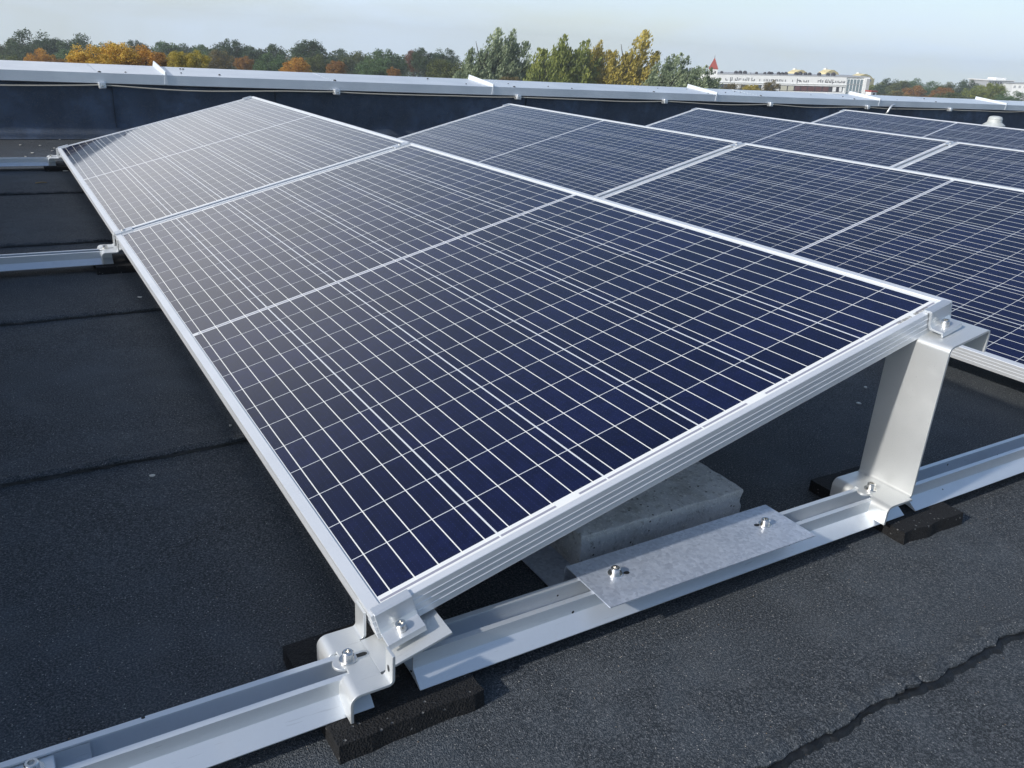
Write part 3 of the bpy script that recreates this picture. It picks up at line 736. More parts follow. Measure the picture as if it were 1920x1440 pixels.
# roof vent
root = empty('roof_vent', (9.51, 4.90, ROOF)); tag(root, 'pale plastic mushroom roof vent behind the backmost panel row', 'roof vent')
bm = bmesh.new(); lathe(bm, [(0.07, 0.0), (0.05, 0.02), (0.045, 0.22)], 28); bmobj('vent_pipe', bm, VENT, root, smooth=False)
bm = bmesh.new(); lathe(bm, [(0.093, 0.165), (0.117, 0.172), (0.118, 0.186), (0.093, 0.204), (0.078, 0.214), (0.073, 0.246), (0.076, 0.252), (0.063, 0.276), (0.03, 0.284), (0.006, 0.285)], 32); o = bmobj('vent_cap', bm, VENT, root)

# ------------------------------------------------------------------ litter on the roof
m = M('dry leaf'); m.set(Base_Color=(0.62, 0.60, 0.54), Roughness=0.7); LEAFW = m.m
m = M('twig'); m.set(Base_Color=(0.30, 0.22, 0.12), Roughness=0.8); TWIG = m.m
LP = [(285, 893, 1), (222, 585, 1), (262, 558, 1), (122, 321, 1), (432, 799, .7), (60, 287, .8), (150, 270, .9), (190, 290, .5), (38, 272, .7), (75, 273, .4), (98, 283, .5), (102, 278, .4), (48, 294, .5), (112, 262, .4), (1623, 727, .8), (1610, 757, .8), (1633, 810, .4)]
for i, (a, b, s_) in enumerate(LP):
    p = at_z(a, b, ROOF + 0.0022); random.seed(i); bm = bmesh.new(); n_ = 7
    dist = (p - CAM).length; sz = 0.0028 * s_ * max(1, dist * 0.75)
    top = [bm.verts.new((sz * random.uniform(0.6, 1.3) * math.cos(k * 2 * math.pi / n_) * 1.4, sz * random.uniform(0.6, 1.2) * math.sin(k * 2 * math.pi / n_), 0.0022 + random.uniform(-0.0004, 0.001))) for k in range(n_)]
    bot = [bm.verts.new((v.co.x * 0.95, v.co.y * 0.95, 0.0004)) for v in top]
    bm.faces.new(top); bm.faces.new(bot[::-1])
    for k in range(n_): bm.faces.new((bot[k], bot[(k+1) % n_], top[(k+1) % n_], top[k]))
    o = bmobj('leaf_scrap', bm, LEAFW, loc=p); o.rotation_euler[2] = i
    tag(o, 'tiny pale leaf scrap lying on the dark roof felt', 'leaf scrap', 'pale leaf scraps scattered on the roof felt')
a, b = at_z(66, 343, ROOF + 0.005), at_z(88, 342, ROOF + 0.005)
bm = bmesh.new(); tube(bm, [a, (a + b) / 2 + Vector((0, 0.003, 0.001)), b], [0.0025, 0.003, 0.002], 6)
tag(bmobj('twig', bm, TWIG), 'short brown twig on the roof felt left of the back panel', 'twig')

# ------------------------------------------------------------------ ground far below
GZ = -15.0
def gz(x, y): return GZ + 0.0116 * x - 0.028 * y         # the land falls away gently beyond the building
m = M('ground'); m.set(Roughness=0.95); m.col(m.ramp(m.noise(0.02, 6), (0.35, (0.05, 0.065, 0.03)), (0.6, (0.10, 0.10, 0.06)))); GRD = m.m
bm = bmesh.new()
c_ = [bm.verts.new((900 * math.cos(a), 900 * math.sin(a), gz(900 * math.cos(a), 900 * math.sin(a)))) for a in [2*math.pi*i/64 for i in range(64)]]; bm.faces.new(c_)
tag(bmobj('ground', bm, GRD), kind='structure')

# ------------------------------------------------------------------ trees
def mat_leaf(name, a, b, c):
    m = M(name); m.set(Roughness=0.65, Specular_IOR_Level=0.3)
    oi = m.n('ShaderNodeObjectInfo')
    f = m.math('ADD', m.math('MULTIPLY', m.noise(3.2, 3, 0.6), 0.75), m.math('MULTIPLY', m.noise(17, 2, 0.6), 0.25))
    cc = m.ramp(f, (0.36, a), (0.5, b), (0.64, c))
    m.col(cc)
    tr = m.n('ShaderNodeBsdfTranslucent'); m.link(cc, tr.inputs[0]); ms = m.n('ShaderNodeMixShader'); ms.inputs[0].default_value = 0.28
    o_ = m.t.nodes['Material Output']; m.link(m.b.outputs[0], ms.inputs[1]); m.link(tr.outputs[0], ms.inputs[2]); m.link(ms.outputs[0], o_.inputs[0])
    return m.m
LM = {
 'dark': mat_leaf('dark green leaves', (0.035, 0.058, 0.028), (0.062, 0.1, 0.045), (0.105, 0.155, 0.065)),
 'olive': mat_leaf('olive leaves', (0.061, 0.078, 0.028), (0.108, 0.131, 0.042), (0.182, 0.200, 0.062)),
 'green': mat_leaf('mid green leaves', (0.055, 0.101, 0.037), (0.097, 0.165, 0.061), (0.160, 0.231, 0.086)),
 'gold': mat_leaf('golden leaves', (0.36, 0.2, 0.03), (0.66, 0.42, 0.06), (0.85, 0.62, 0.13)),
 'amber': mat_leaf('amber leaves', (0.32, 0.15, 0.025), (0.55, 0.28, 0.045), (0.68, 0.42, 0.08)),
 'yellow': mat_leaf('yellow green leaves', (0.26, 0.21, 0.04), (0.46, 0.37, 0.07), (0.64, 0.52, 0.12)),
 'orange': mat_leaf('orange leaves', (0.2, 0.1, 0.03), (0.34, 0.17, 0.045), (0.44, 0.25, 0.06)),
 'red': mat_leaf('russet leaves', (0.12, 0.055, 0.035), (0.2, 0.09, 0.05), (0.26, 0.13, 0.07)),
 'silver': mat_leaf('silvery green leaves', (0.124, 0.166, 0.088), (0.249, 0.304, 0.171), (0.498, 0.552, 0.345)),
 'brown': mat_leaf('brown olive leaves', (0.098, 0.077, 0.031), (0.168, 0.133, 0.049), (0.252, 0.196, 0.070)),
 'lime': mat_leaf('pale lime leaves', (0.119, 0.151, 0.037), (0.220, 0.254, 0.059), (0.338, 0.355, 0.085)),
}
m = M('bark'); m.set(Roughness=0.9); m.col(m.ramp(m.noise(6, 5, 0.6, mapping=(3, 3, 0.6)), (0.3, (0.035, 0.028, 0.02)), (0.7, (0.10, 0.085, 0.065)))); BARK = m.m
def leaf(vs_, fs, p, s, nrm_bias=None, stretch=1.0, axis=None):
    u = Vector((random.gauss(0, 1), random.gauss(0, 1), random.gauss(0, 1))).normalized()
    if axis is not None: u = (u * 0.55 + axis).normalized()
    v = u.cross(Vector((random.gauss(0, 1), random.gauss(0, 1), random.gauss(0, 1)))).normalized()
    a = u * s * stretch; b = v * s * 0.62; i = len(vs_)
    vs_ += [p - a, p - b * 0.9 + a * 0.1, p + a, p + b * 0.9 - a * 0.1]; fs.append((i, i+1, i+2, i+3))
def crown_round(seed, nclump=60, per=210, ls=0.034, squash=0.9):
    random.seed(seed); vs_, fs = [], []
    for c in range(nclump):
        while True:
            q = Vector((random.uniform(-1, 1), random.uniform(-1, 1), random.uniform(-0.75, 1)))
            if 0.25 < q.length < 0.86: break
        q.z *= squash; r = random.uniform(0.17, 0.34) * (1.1 - 0.3 * q.length)
        for k in range(per):
            d = Vector((random.gauss(0, 1), random.gauss(0, 1), random.gauss(0.25, 1))).normalized() * r * (random.random() ** 0.35) * random.choice((1, 1, 1, 1.18))
            leaf(vs_, fs, q + d, ls * random.uniform(0.6, 1.3))
    return vs_, fs
def crown_poplar(seed, lean=0.25, nbr=230, per=120, ls=0.024):
    # many upswept feathery plumes filling a tall rounded crown, blown to one side
    random.seed(seed); vs_, fs = [], []
    lobes = [(0, 0, 0.0, 0.56, 0.82), (0.0, 0, -0.3, 0.60, 0.60)] if seed % 2 else [(-0.22, 0, -0.12, 0.38, 0.68), (0.18, 0.05, 0.06, 0.40, 0.78), (0.0, 0.0, -0.45, 0.58, 0.50)]
    for b in range(nbr):
        lx, ly, lz, rx, rz = random.choice(lobes)
        while True:
            q = Vector((random.uniform(-1, 1), random.uniform(-1, 1), random.uniform(-1, 1)))
            if 0.25 < q.length < 0.98: break
        base = Vector((lx + q.x * rx + lean * 0.25 * (q.z + 0.3), ly + q.y * rx, lz + q.z * rz * 0.88))
        ax = Vector((lean * 0.9 + q.x * 0.35, q.y * 0.35, 1.0 if q.z > -0.5 else 0.6)).normalized(); ln = random.uniform(0.14, 0.24) * (1.25 if q.z > 0.3 else 0.9)
        for k in range(per):
            s = random.random(); w_ = 0.060 * math.sin(math.pi * min(1, s * 0.75 + 0.25)) + 0.006
            p = base + ax * (s * ln - ln * 0.35) + Vector((random.gauss(0, 1), random.gauss(0, 1), random.gauss(0, 0.7))) * w_ * 0.8
            leaf(vs_, fs, p, ls * random.uniform(0.5, 1.2), stretch=1.25, axis=(ax * 0.8 + Vector((lean * 0.6, 0, 0))).normalized())
    return vs_, fs
def trunk_bm(seed, h=12.0, r=0.06, spread=1.0):
    random.seed(seed); bm = bmesh.new()
    pts = [(0.02 * math.sin(i * 1.7 + seed), 0.02 * math.cos(i * 1.3), (-h, -6, -3, -1.6, -0.9, -0.45, 0.0, 0.3)[i]) for i in range(8)]
    tube(bm, pts, [r * (1.25 - 0.13 * i) for i in range(8)], 8)
    for k in range(7):
        a = random.uniform(0, 6.28); z0 = -0.75 + 0.16 * k
        q = [(0, 0, z0), (0.25 * spread * math.cos(a), 0.25 * spread * math.sin(a), z0 + 0.22), (0.5 * spread * math.cos(a), 0.5 * spread * math.sin(a), z0 + 0.42)]
        tube(bm, q, [r * 0.5, r * 0.33, r * 0.12], 6)
    return bm
PRO = {}
for kind in ('round', 'poplar'):
    for i in range(4):
        root = empty('tree', (0, 0, 0))
        bmobj('trunk', trunk_bm(i + 10, r=0.05 if kind == 'round' else 0.035, spread=1.0 if kind == 'round' else 0.45), BARK, root)
        vs_, fs = crown_round(i * 3 + 1, 56 + 8 * i, 190) if kind == 'round' else crown_poplar(i * 5 + 2, (0.28, 0.12, 0.45, 0.3)[i])
        cr_ = mesh('crown', vs_, fs, None, root); cr_.data.materials.append(LM['dark'])
        cr_.material_slots[0].link = 'OBJECT'
        PRO[kind, i] = [root, False]
WORDS = {'dark': 'dark green', 'olive': 'olive green', 'green': 'mid green', 'gold': 'golden orange', 'amber': 'deep amber', 'yellow': 'yellow', 'orange': 'orange', 'red': 'russet red', 'silver': 'silvery green', 'brown': 'brownish olive', 'lime': 'pale lime green'}
def tree(px, top, wpx, dist, colr, kind='round', proto=None, hr=1.0, label=None, group='autumn trees beyond the parapet', name=None):
    tree.n += 1; proto = tree.n % 4 if proto is None else proto
    src = PRO[kind, proto]
    o = copy_tree(src[0])
    for c in kids(o):
        if c.name.startswith('crown'): c.material_slots[0].link = 'OBJECT'; c.material_slots[0].material = LM[colr]
    p = at_d(px, top, dist); rw = wpx / FPX * dist / 2
    if kind == 'round': sx = rw / 0.98; sz = sx * hr; z = p.z - sz * 0.98; rz = tree.n * 1.3
    else: sx = rw / 0.62; sz = sx * hr; z = p.z - sz * 0.84; rz = R(-31) + 0.1 * math.sin(tree.n)
    o.location = (p.x, p.y, z); o.scale = (sx, sx, sz); o.rotation_euler = (0, 0, rz)
    o.name = {'round': 'broadleaf_tree', 'poplar': 'poplar_tree'}[kind] if not name else name
    tag(o, label, 'tree', group)
tree.n = 0
near_word = lambda px: 'far left' if px < 330 else 'left' if px < 640 else 'middle' if px < 1000 else 'right' if px < 1500 else 'far right'
T = [ # px, top, width, dist, colour, hr, label
 (8, 64, 70, 190, 'olive', 1.0, 'olive tree cut by the left edge of the photo'),
 (48, 53, 84, 175, 'dark', 1.0, 'tall dark green tree near the left edge, behind the small orange one'),
 (92, 68, 60, 185, 'dark', 0.9, 'dark green tree next to the rounded one at far left'),
 (145, 57, 82, 170, 'dark', 1.0, 'high rounded green tree rising left of the golden maples'),
 (118, 86, 60, 160, 'green', 0.9, 'mid green tree below the high rounded one at far left'),
 (72, 89, 50, 120, 'amber', 0.9, 'small amber tree at the far left above the coping'),
 (108, 108, 34, 115, 'orange', 0.9, 'low orange bush right of the small amber tree'),
 (28, 100, 80, 130, 'olive', 0.7, 'low olive tree just above the coping at the left edge'),
 (252, 71, 44, 200, 'dark', 0.9, 'dark treetop peeping over the golden maples'),
 (205, 78, 60, 205, 'green', 0.8, 'green treetop behind the left golden maple'),
 (310, 76, 60, 200, 'green', 0.8, 'green treetop between the golden maples and the yellow one'),
 (350, 79, 60, 205, 'dark', 0.8, 'dark treetop above the yellow maple'),
 (385, 80, 50, 195, 'green', 0.8, 'green treetop right above the yellow maple'),
 (168, 82, 74, 60, 'gold', 0.85, 'leftmost of the large golden maples, yellow orange leaves'),
 (222, 76, 84, 62, 'gold', 0.9, 'middle and tallest golden maple'),
 (270, 80, 80, 62, 'amber', 0.85, 'orange right hand maple of the golden clump'),
 (302, 95, 34, 60, 'orange', 1.0, 'narrow brown orange maple at the right end of the clump'),
 (138, 104, 22, 60, 'amber', 1.0, 'small yellow twig tree left of the golden clump'),
 (334, 94, 40, 58, 'yellow', 0.9, 'left half of the yellow maple pair'),
 (366, 91, 46, 58, 'yellow', 0.9, 'right half of the yellow maple pair'),
 (430, 67, 66, 165, 'dark', 1.0, 'dark green tree with a pointed top right of the yellow maple'),
 (408, 92, 60, 140, 'brown', 0.9, 'brownish tree right next to the yellow maple'),
 (462, 84, 50, 175, 'dark', 0.9, 'dark tree in the gap left of the broad green crown'),
 (457, 103, 34, 130, 'orange', 0.8, 'small patch of orange tree at the left'),
 (500, 76, 72, 170, 'dark', 0.9, 'broad dark green crown left of the round orange tree'),
 (505, 98, 70, 140, 'green', 0.8, 'mid green tree just left of the round orange tree'),
 (576, 71, 76, 165, 'dark', 0.95, 'tall dark tree behind the round orange tree'),
 (595, 98, 56, 140, 'olive', 0.8, 'olive tree right of the round orange tree'),
 (553, 102, 58, 110, 'amber', 0.9, 'round orange tree standing alone in front of the green ones'),
 (636, 90, 60, 185, 'dark', 0.9, 'dark treetop right of the round orange tree'),
 (630, 112, 40, 130, 'orange', 0.8, 'low orange brown tree just above the coping'),
 (675, 92, 70, 170, 'olive', 0.9, 'olive tree left of the russet one'),
 (722, 85, 84, 165, 'green', 0.9, 'green broad crown just left of the russet tree'),
 (705, 108, 80, 140, 'green', 0.8, 'darker lower crown in front of the broad green one'),
 (776, 93, 40, 172, 'red', 1.0, 'slim russet red tree between green crowns'),
 (738, 124, 26, 120, 'orange', 0.9, 'tiny orange tree above the coping in the middle'),
 (798, 85, 54, 160, 'dark', 1.0, 'dark green tree right beside the russet one'),
 (839, 90, 56, 165, 'dark', 0.9, 'dark tree left of the big silvery poplars'),
 (830, 108, 66, 130, 'olive', 0.9, 'olive bushy tree left of the silvery poplars'),
 (870, 112, 90, 125, 'olive', 0.9, 'dense olive green bush at the foot of the left silvery poplar'),
 (975, 112, 56, 128, 'dark', 1.0, 'dark green bush at the right foot of the silvery poplar'),
 (995, 124, 34, 150, 'dark', 1.0, 'small dark tree in the gap between poplars'),
 (960, 142, 60, 100, 'brown', 0.6, 'low brown hedge tree above the coping in the middle'),
 (1200, 122, 56, 118, 'yellow', 0.9, 'low yellow tree under the right yellow poplar'),
 (1155, 136, 30, 116, 'yellow', 0.9, 'small yellow bush between the yellow poplars'),
 (1378, 156, 84, 150, 'brown', 0.5, 'low brown yellow tree before the left part of the white building'),
 (1412, 158, 40, 140, 'yellow', 0.6, 'thin yellow tree before the white building'),
 (1449, 148, 30, 140, 'brown', 1.0, 'small autumn tree before the middle of the white building'),
 (1652, 150, 44, 300, 'lime', 0.9, 'pale tree just right of the white building'),
 (1668, 146, 44, 290, 'dark', 0.9, 'dark treetop right of the white building'),
 (1692, 149, 50, 280, 'olive', 0.9, 'olive tree left of the orange one at the right'),
 (1716, 144, 46, 300, 'green', 0.9, 'green treetop above the orange tree at the right'),
 (1717, 156, 40, 250, 'orange', 0.9, 'orange tree amid green ones at the right'),
 (1748, 151, 50, 290, 'green', 0.9, 'green tree right of the orange one'),
 (1770, 162, 44, 240, 'orange', 0.7, 'dull orange tree low in the right belt'),
 (1782, 151, 40, 290, 'olive', 0.9, 'olive tree between the orange one and the tall dark one'),
 (1816, 144, 54, 290, 'dark', 1.0, 'tallest dark tree at the right'),
 (1838, 158, 50, 240, 'lime', 0.8, 'pale lime tree in front of the tall dark one'),
 (1866, 154, 46, 235, 'lime', 0.8, 'light lime green tree before the grey flat block'),
 (1690, 168, 70, 200, 'brown', 0.6, 'low brownish tree at the foot of the right belt'),
 (1800, 170, 80, 200, 'olive', 0.5, 'low olive bush at the foot of the right belt'),
 (1905, 170, 60, 220, 'green', 0.7, 'green tree cut by the right edge of the photo'),
]
for px, top, wd, dist, c, hr, lab in T: tree(px, top, wd, dist, c, 'round', None, hr, lab)
P_ = [(906, 52, 72, 110, 'silver', 0, 2.0, 'left of the two tall silvery poplars, blown by the wind'),
      (952, 48, 70, 112, 'silver', 1, 2.0, 'right of the two tall silvery poplars'),
      (1044, 57, 96, 108, 'lime', 1, 1.9, 'big broad green poplar right of the sky gap'),
      (1078, 68, 70, 110, 'lime', 3, 2.0, 'green right flank of the big broad poplar, beside the slim yellow one'),
      (1118, 70, 52, 112, 'yellow', 1, 2.2, 'slim yellow poplar right of the big green one'),
      (1180, 56, 78, 110, 'yellow', 0, 1.9, 'taller yellow green poplar leaning right'),
      (1258, 84, 62, 105, 'silver', 2, 1.9, 'grey green poplar leaning right, left of the red roofed tower'),
      (1306, 110, 56, 103, 'silver', 2, 1.7, 'smallest grey green poplar just before the red roofed tower'),
      (932, 96, 80, 113, 'green', 3, 1.5, 'green lower crown between the two silvery poplars'),
      (1020, 98, 60, 112, 'green', 3, 1.8, 'green left flank of the big broad poplar')]
for px, top, wd, dist, c, pr, hr, lab in P_: tree(px, top, wd * 1.5, dist, c, 'poplar', pr, hr * 0.62, lab, 'tall poplars in the wind')
for k_, v_ in PRO.items():
    for c in kids(v_[0]): bpy.data.objects.remove(c)
    bpy.data.objects.remove(v_[0])
# far wood: one mass behind the single trees
prof_ = [(-260, 84), (0, 82), (100, 84), (200, 86), (300, 86), (400, 86), (500, 94), (600, 92), (700, 97), (800, 104), (880, 118), (940, 140), (1300, 160), (1640, 160), (1700, 160), (1800, 160), (1920, 164), (2300, 168)]
def pv(px):
    for (a, ya), (b, yb) in zip(prof_, prof_[1:]):
        if a <= px <= b: return ya + (yb - ya) * (px - a) / (b - a)
random.seed(9); vs_, fs = [], []
px = -250
while px < 2290:
    far = 230 if px < 1300 else 420
    for lay in range(3):
        D_ = far + 25 * lay + random.uniform(-8, 8); p = at_d(px, pv(px) + random.uniform(-3, 7) + (0 if lay else 8), D_); r = random.uniform(2.6, 4.6) * far / 230
        for k in range(150):
            d = Vector((random.gauss(0, 1), random.gauss(0, 1), random.gauss(0.3, 1))).normalized() * r * random.random() ** 0.4
            d.z = d.z * 0.8 - r * 0.8 - (random.random() ** 2) * 6
            leaf(vs_, fs, p + d, random.uniform(0.3, 0.6) * far / 230)
    px += 15
m = M('far wood leaves'); m.set(Roughness=0.8); m.col(m.ramp(m.noise(0.09, 3, 0.6), (0.32, (0.03, 0.05, 0.02)), (0.5, (0.055, 0.078, 0.03)), (0.62, (0.10, 0.09, 0.035)), (0.75, (0.17, 0.10, 0.03)))); FW = m.m
tag(mesh('far_wood', vs_, fs, FW), 'distant mixed wood closing the horizon behind the single trees', 'wood', kind='stuff')

# ------------------------------------------------------------------ white building with lettering
def plain(name, c, rough=0.8, metal=0.0):
    m = M(name); m.set(Roughness=rough, Metallic=metal); m.col(m.ramp(m.noise(1.2, 5), (0.3, tuple(x * 0.92 for x in c)), (0.7, tuple(min(1, x * 1.04) for x in c)))); return m.m
WHITE = plain('white render', (0.88, 0.88, 0.86)); GREYW = plain('grey render', (0.42, 0.43, 0.44)); DARKF = plain('dark frame', (0.05, 0.05, 0.06)); REDG = plain('dark red blind', (0.13, 0.06, 0.06)); CREAM = plain('cream blind', (0.55, 0.53, 0.42)); PANE = plain('window glass', (0.10, 0.12, 0.14), 0.1); TEAL = plain('stairwell glass', (0.22, 0.28, 0.31), 0.08); REDT = plain('red roof tiles', (0.36, 0.075, 0.06)); YEL = plain('yellow render', (0.78, 0.66, 0.36)); LETT = plain('grey letters', (0.17, 0.17, 0.18))
def frame_from(pa, pb):
    d = pb - pa; L_ = d.length; xax = d.normalized(); yax = Vector((-xax.y, xax.x, 0)).normalized(); zax = xax.cross(yax)
    mt = Matrix((xax, yax, zax)).transposed().to_4x4(); mt.translation = pa; return mt, L_
TL, TR = at_d(1326, 138.0, 200), at_d(1631, 145.0, 209)
mt, BL = frame_from(TL, TR)
bld = empty('office_building', (0, 0, 0)); bld.matrix_world = mt
tag(bld, 'long white flat roofed building with dark lettering along its top and a strip of windows', 'building')
def bx(name, x0, x1, y0, y1, z0, z1, mat, parent):
    bm = bmesh.new(); add_box(bm, x0, x1, y0, y1, z0, z1); return bmobj(name, bm, mat, parent)
def upx(px):       # distance along the front for a picture column, front plane
    d = ray(px, 140); n = Vector((mt[0][1], mt[1][1], 0)); t = (TL - CAM).dot(n) / d.dot(n); return (CAM + d * t - TL).dot(Vector((mt[0][0], mt[1][0], mt[2][0])))
depth = 16; H_ = 17
bx('wall', 0, BL, 0.25, depth, -H_, -0.12, WHITE, bld)
rf = bx('roof', -0.15, BL + 0.15, 0.0, depth + 0.1, -0.12, 0.1, GREYW, bld)
uw0, uw1 = upx(1336), upx(1585)
# front skin built around the window strip
zt_, zb_ = -2.05, -3.25
bx('upper_band', 0, upx(1589), 0.02, 0.25, zt_, -0.12, WHITE, bld)
bx('lower_band', 0, upx(1589), 0.02, 0.25, -H_, zb_, WHITE, bld)
bx('ledge', 0, upx(1589), -0.12, 0.02, -1.72, -1.62, WHITE, bld)
bx('side_pillar', upx(1622), BL, -0.3, 0.25, -H_, -0.12, WHITE, bld)
bx('end_pillar', upx(1626), BL, -0.42, -0.3, -H_, -0.3, GREYW, bld)
g_ = bx('stairwell_glazing', upx(1589), upx(1622), 0.02, 0.25, -H_, -0.5, TEAL, bld)
for i in range(6):
    q = upx(1590) + (upx(1621) - upx(1590)) * i / 5; bx('glazing_bar', q - 0.06, q + 0.06, -0.05, 0.02, -H_, -0.5, WHITE, g_)
for i in range(4):
    bx('glazing_bar', upx(1590), upx(1621), -0.07, -0.05, -1.6 - i * 1.5, -1.48 - i * 1.5, GREYW, g_)
edges = [1336, 1346, 1358, 1369, 1381, 1393, 1404, 1417, 1430, 1442, 1452, 1466, 1480, 1493, 1505, 1518, 1532, 1546, 1559, 1573, 1584]
for i, (a, b) in enumerate(zip(edges, edges[1:])):
    x0, x1 = upx(a) + 0.12, upx(b) - 0.12
    fr = bx('window', x0 - 0.12, x1 + 0.12, 0.12, 0.20, zb_, zt_, DARKF, bld)
    mm = REDG if 13 <= i <= 17 else CREAM if i in (11, 12) else WHITE if i in (4, 6, 8, 10) else PANE
    if i in (18, 19): x0 += (x1 - x0) * 0.45; mm = WHITE
    bx('pane', x0, x1, 0.09, 0.12, zb_ + 0.12, zt_ - 0.12, mm, fr)
# lettering: words of small dark strokes
random.seed(21)
wl = [(1339, 1353), (1361, 1365), (1370, 1374), (1379, 1404), (1410, 1416), (1425, 1437), (1440, 1472), (1487, 1500), (1502, 1520), (1535, 1549), (1550, 1564), (1568, 1583)]
for a, b in wl:
    bm = bmesh.new(); x = upx(a); xe = upx(b)
    while x < xe:
        w_ = random.uniform(0.45, 0.8); k = random.random(); zb2 = -1.30; zt2 = -0.86 if k < 0.7 else -0.6; dz_ = -0.25 if k > 0.88 else 0
        th = 0.14
        add_box(bm, x, x + th, -0.03, 0.02, zb2 + dz_, zt2)
        if random.random() < 0.75: add_box(bm, x + w_ - th, x + w_, -0.03, 0.02, zb2, -0.86 if random.random() < 0.8 else -0.62)
        if random.random() < 0.8: add_box(bm, x + th, x + w_ - th, -0.03, 0.02, *( (zb2, zb2 + th) if random.random() < 0.55 else (-1.0, -0.86)))
        x += w_ + 0.22
    bmobj('lettering', bm, LETT, bld)
for px_, s_ in ((1356, .8), (1383, 1), (1391, 1.1), (1400, 1.1), (1409, .6), (1422, .8), (1438, .8), (1446, 1), (1451, .9), (1464, 1), (1471, .9), (1478, 1), (1497, 1), (1505, 1.2), (1515, 1), (1523, 1), (1541, 1.1), (1558, 1), (1568, 1.2)):
    bm = bmesh.new(); s = 0.42 * s_; lathe(bm, [(s, 0.1), (s, 0.1 + s * 0.8), (s * 0.7, 0.1 + s * 1.25), (s * 0.25, 0.1 + s * 1.4)], 10, (upx(px_), 2.0, 0)); bmobj('skylight', bm, GREYW if s_ == .6 else DARKF, rf)
# ------------------------------------------------------------------ red roofed tower
p = at_d(1337.5, 128.5, 192); u_ = 192 / FPX
tw = empty('tower', p, (0, 0, R(-40))); tag(tw, 'small white tower with a pointed red roof at the left end of the white building', 'tower')
s = 7.2 * u_; bx('wall', -s, s, -s, s, gz(p.x, p.y) - p.z, 0, WHITE, tw)
bm = bmesh.new(); lathe(bm, [(10.5 * u_, -0.12), (10.6 * u_, 0.05), (5.6 * u_, 1.05), (0.06, 17 * u_)], 4); o = bmobj('roof', bm, REDT, tw); o.rotation_euler[2] = R(45)
bm = bmesh.new(); lathe(bm, [(0.05, 16.5 * u_), (0.03, 21 * u_)], 6); bmobj('finial', bm, DARKF, o)
for q in (-0.45, 0.3): bx('window', q * s, q * s + 0.28, -s - 0.02, -s + 0.02, -0.95, -0.45, DARKF, tw)
bx('window', s - 0.02, s + 0.02, -0.15, 0.15, -0.95, -0.45, DARKF, tw)
# ------------------------------------------------------------------ yellow houses behind
for i, (xa, xb, yt, ye, lab) in enumerate(((1487, 1520, 131.5, 141, 'leftmost yellow gabled house top behind the white building'), (1544, 1578, 131.5, 142, 'middle yellow gabled house top behind the white building'), (1608, 1640, 139.0, 146, 'rightmost and lowest yellow house top behind the white building'))):
    a, b = at_d(xa, ye, 300), at_d(xb, ye + 1.5, 306); m2, L2 = frame_from(a, b)
    r_ = empty('apartment_house', (0, 0, 0)); r_.matrix_world = m2; tag(r_, lab, 'house', 'yellow houses behind the white building')
    hh = (ye - yt) / FPX * 300
    bx('wall', 0, L2, 0, 12, gz(a.x, a.y) - a.z - 2, 0, YEL, r_)
    bm = bmesh.new(); extrude_profile(bm, [(0.4, 0.0), (L2 - 0.4, 0.0), (L2 - 1.6, hh * 0.55), (L2 * 0.56, hh * 0.92), (L2 * 0.44, hh * 0.92), (1.4, hh * 0.5)], 'y', 0.3, 3.5); g2 = bmobj('gable', bm, YEL, r_)
    bx('chimney', L2 * 0.46, L2 * 0.54, 3, 4, hh * 0.88, hh * 1.12, WHITE, g2)
    for k in range(4):
        q = L2 * (0.2 + 0.18 * k); bx('window', q, q + 0.5, 0.20 if k in (1, 2) else -0.03, 0.32 if k in (1, 2) else 0.03, (hh * 0.12) if k in (1, 2) else -0.9, (hh * 0.42) if k in (1, 2) else -0.35, GREYW, r_)
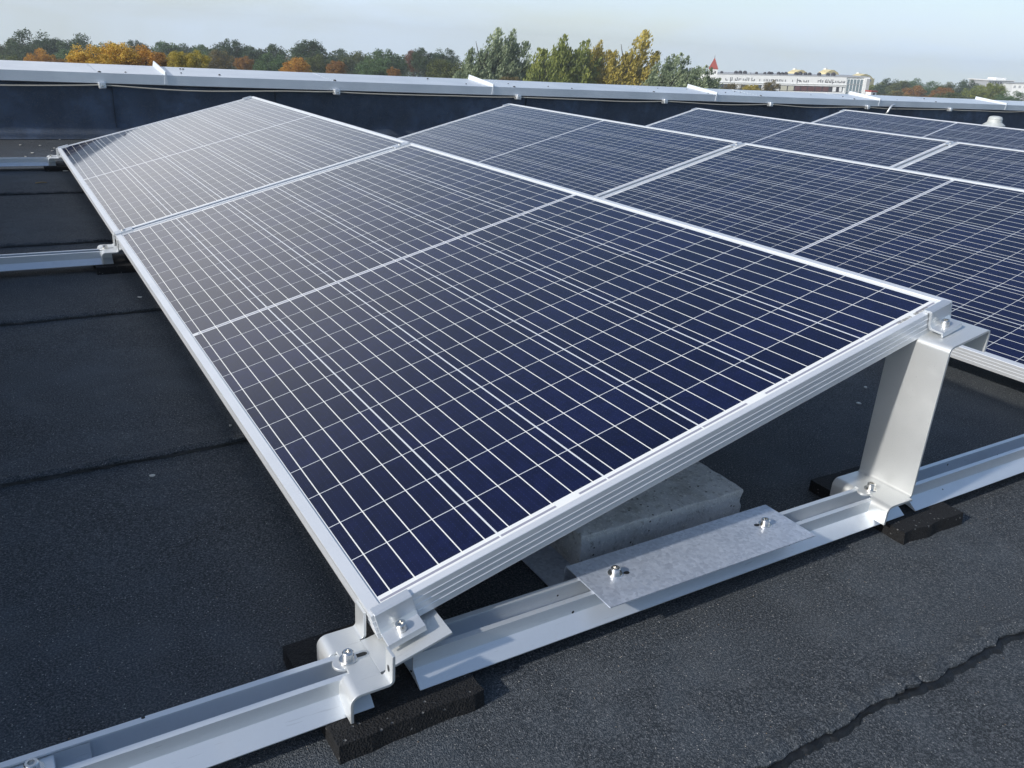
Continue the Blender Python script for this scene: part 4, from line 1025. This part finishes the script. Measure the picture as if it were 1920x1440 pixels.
# ------------------------------------------------------------------ flat blocks at far right
a, b = at_d(1854, 151, 420), at_d(1901, 152.5, 426); m2, L2 = frame_from(a, b)
r_ = empty('apartment_block', (0, 0, 0)); r_.matrix_world = m2; tag(r_, 'grey flat roofed block above the trees at the far right', 'building')
bx('wall', 0, L2, 0, 14, gz(a.x, a.y) - a.z - 2, 0, GREYW, r_); bx('roof', -0.5, L2 + 0.5, -0.4, 14.4, 0.0, 0.35, WHITE, r_); bx('penthouse', L2 * 0.45, L2 * 0.85, 3, 9, 0.35, 1.2, WHITE, r_)
for k in range(9): q = L2 * (0.05 + 0.105 * k); bx('window', q, q + L2 * 0.06, -0.06, 0.02, -1.25, -0.45, DARKF, r_); 
bx('balcony_band', 0, L2, -0.5, -0.07, -2.1, -1.5, WHITE, r_)
a, b = at_d(1899, 156.5, 380), at_d(1990, 159, 384); m2, L2 = frame_from(a, b)
r_ = empty('apartment_block', (0, 0, 0)); r_.matrix_world = m2; tag(r_, 'white block cut by the right edge of the photo', 'building')
bx('wall', 0, L2, 0, 14, gz(a.x, a.y) - a.z - 2, 0, WHITE, r_); bx('roof', -0.3, L2 + 0.3, -0.3, 14.3, 0.0, 0.3, GREYW, r_)
for k in range(9): q = L2 * (0.03 + 0.105 * k); bx('window', q, q + L2 * 0.05, -0.04, 0.02, -1.6, -0.7, GREYW, r_)
# small red topped kiosk
a, b = at_d(1634, 170.5, 150), at_d(1646, 171, 151); m2, L2 = frame_from(a, b)
r_ = empty('rooftop_cabin', (0, 0, 0)); r_.matrix_world = m2; tag(r_, 'small white cabin with a red flat top right of the white building', 'cabin')
bx('wall', 0.1, L2 - 0.1, 0.1, 1.2, gz(a.x, a.y) - a.z - 2, -0.15, WHITE, r_); bx('roof', 0, L2, 0, 1.3, -0.15, 0.05, REDT, r_); bx('window', L2 * 0.35, L2 * 0.65, 0.04, 0.12, -0.6, -0.3, DARKF, r_)


# ------------------------------------------------------------------ autumn haze
m = bpy.data.materials.new('haze air'); m.use_nodes = True; t_ = m.node_tree; t_.nodes.remove(t_.nodes['Principled BSDF'])
pv_ = t_.nodes.new('ShaderNodeVolumePrincipled'); pv_.inputs['Color'].default_value = (0.93, 0.97, 1.0, 1); pv_.inputs['Density'].default_value = HAZE; pv_.inputs['Anisotropy'].default_value = 0.2
t_.links.new(pv_.outputs[0], t_.nodes['Material Output'].inputs['Volume'])
bm = bmesh.new(); add_box(bm, -905, 905, -905, 905, -60, 14); hz = bmobj('haze', bm, m); tag(hz, kind='stuff')
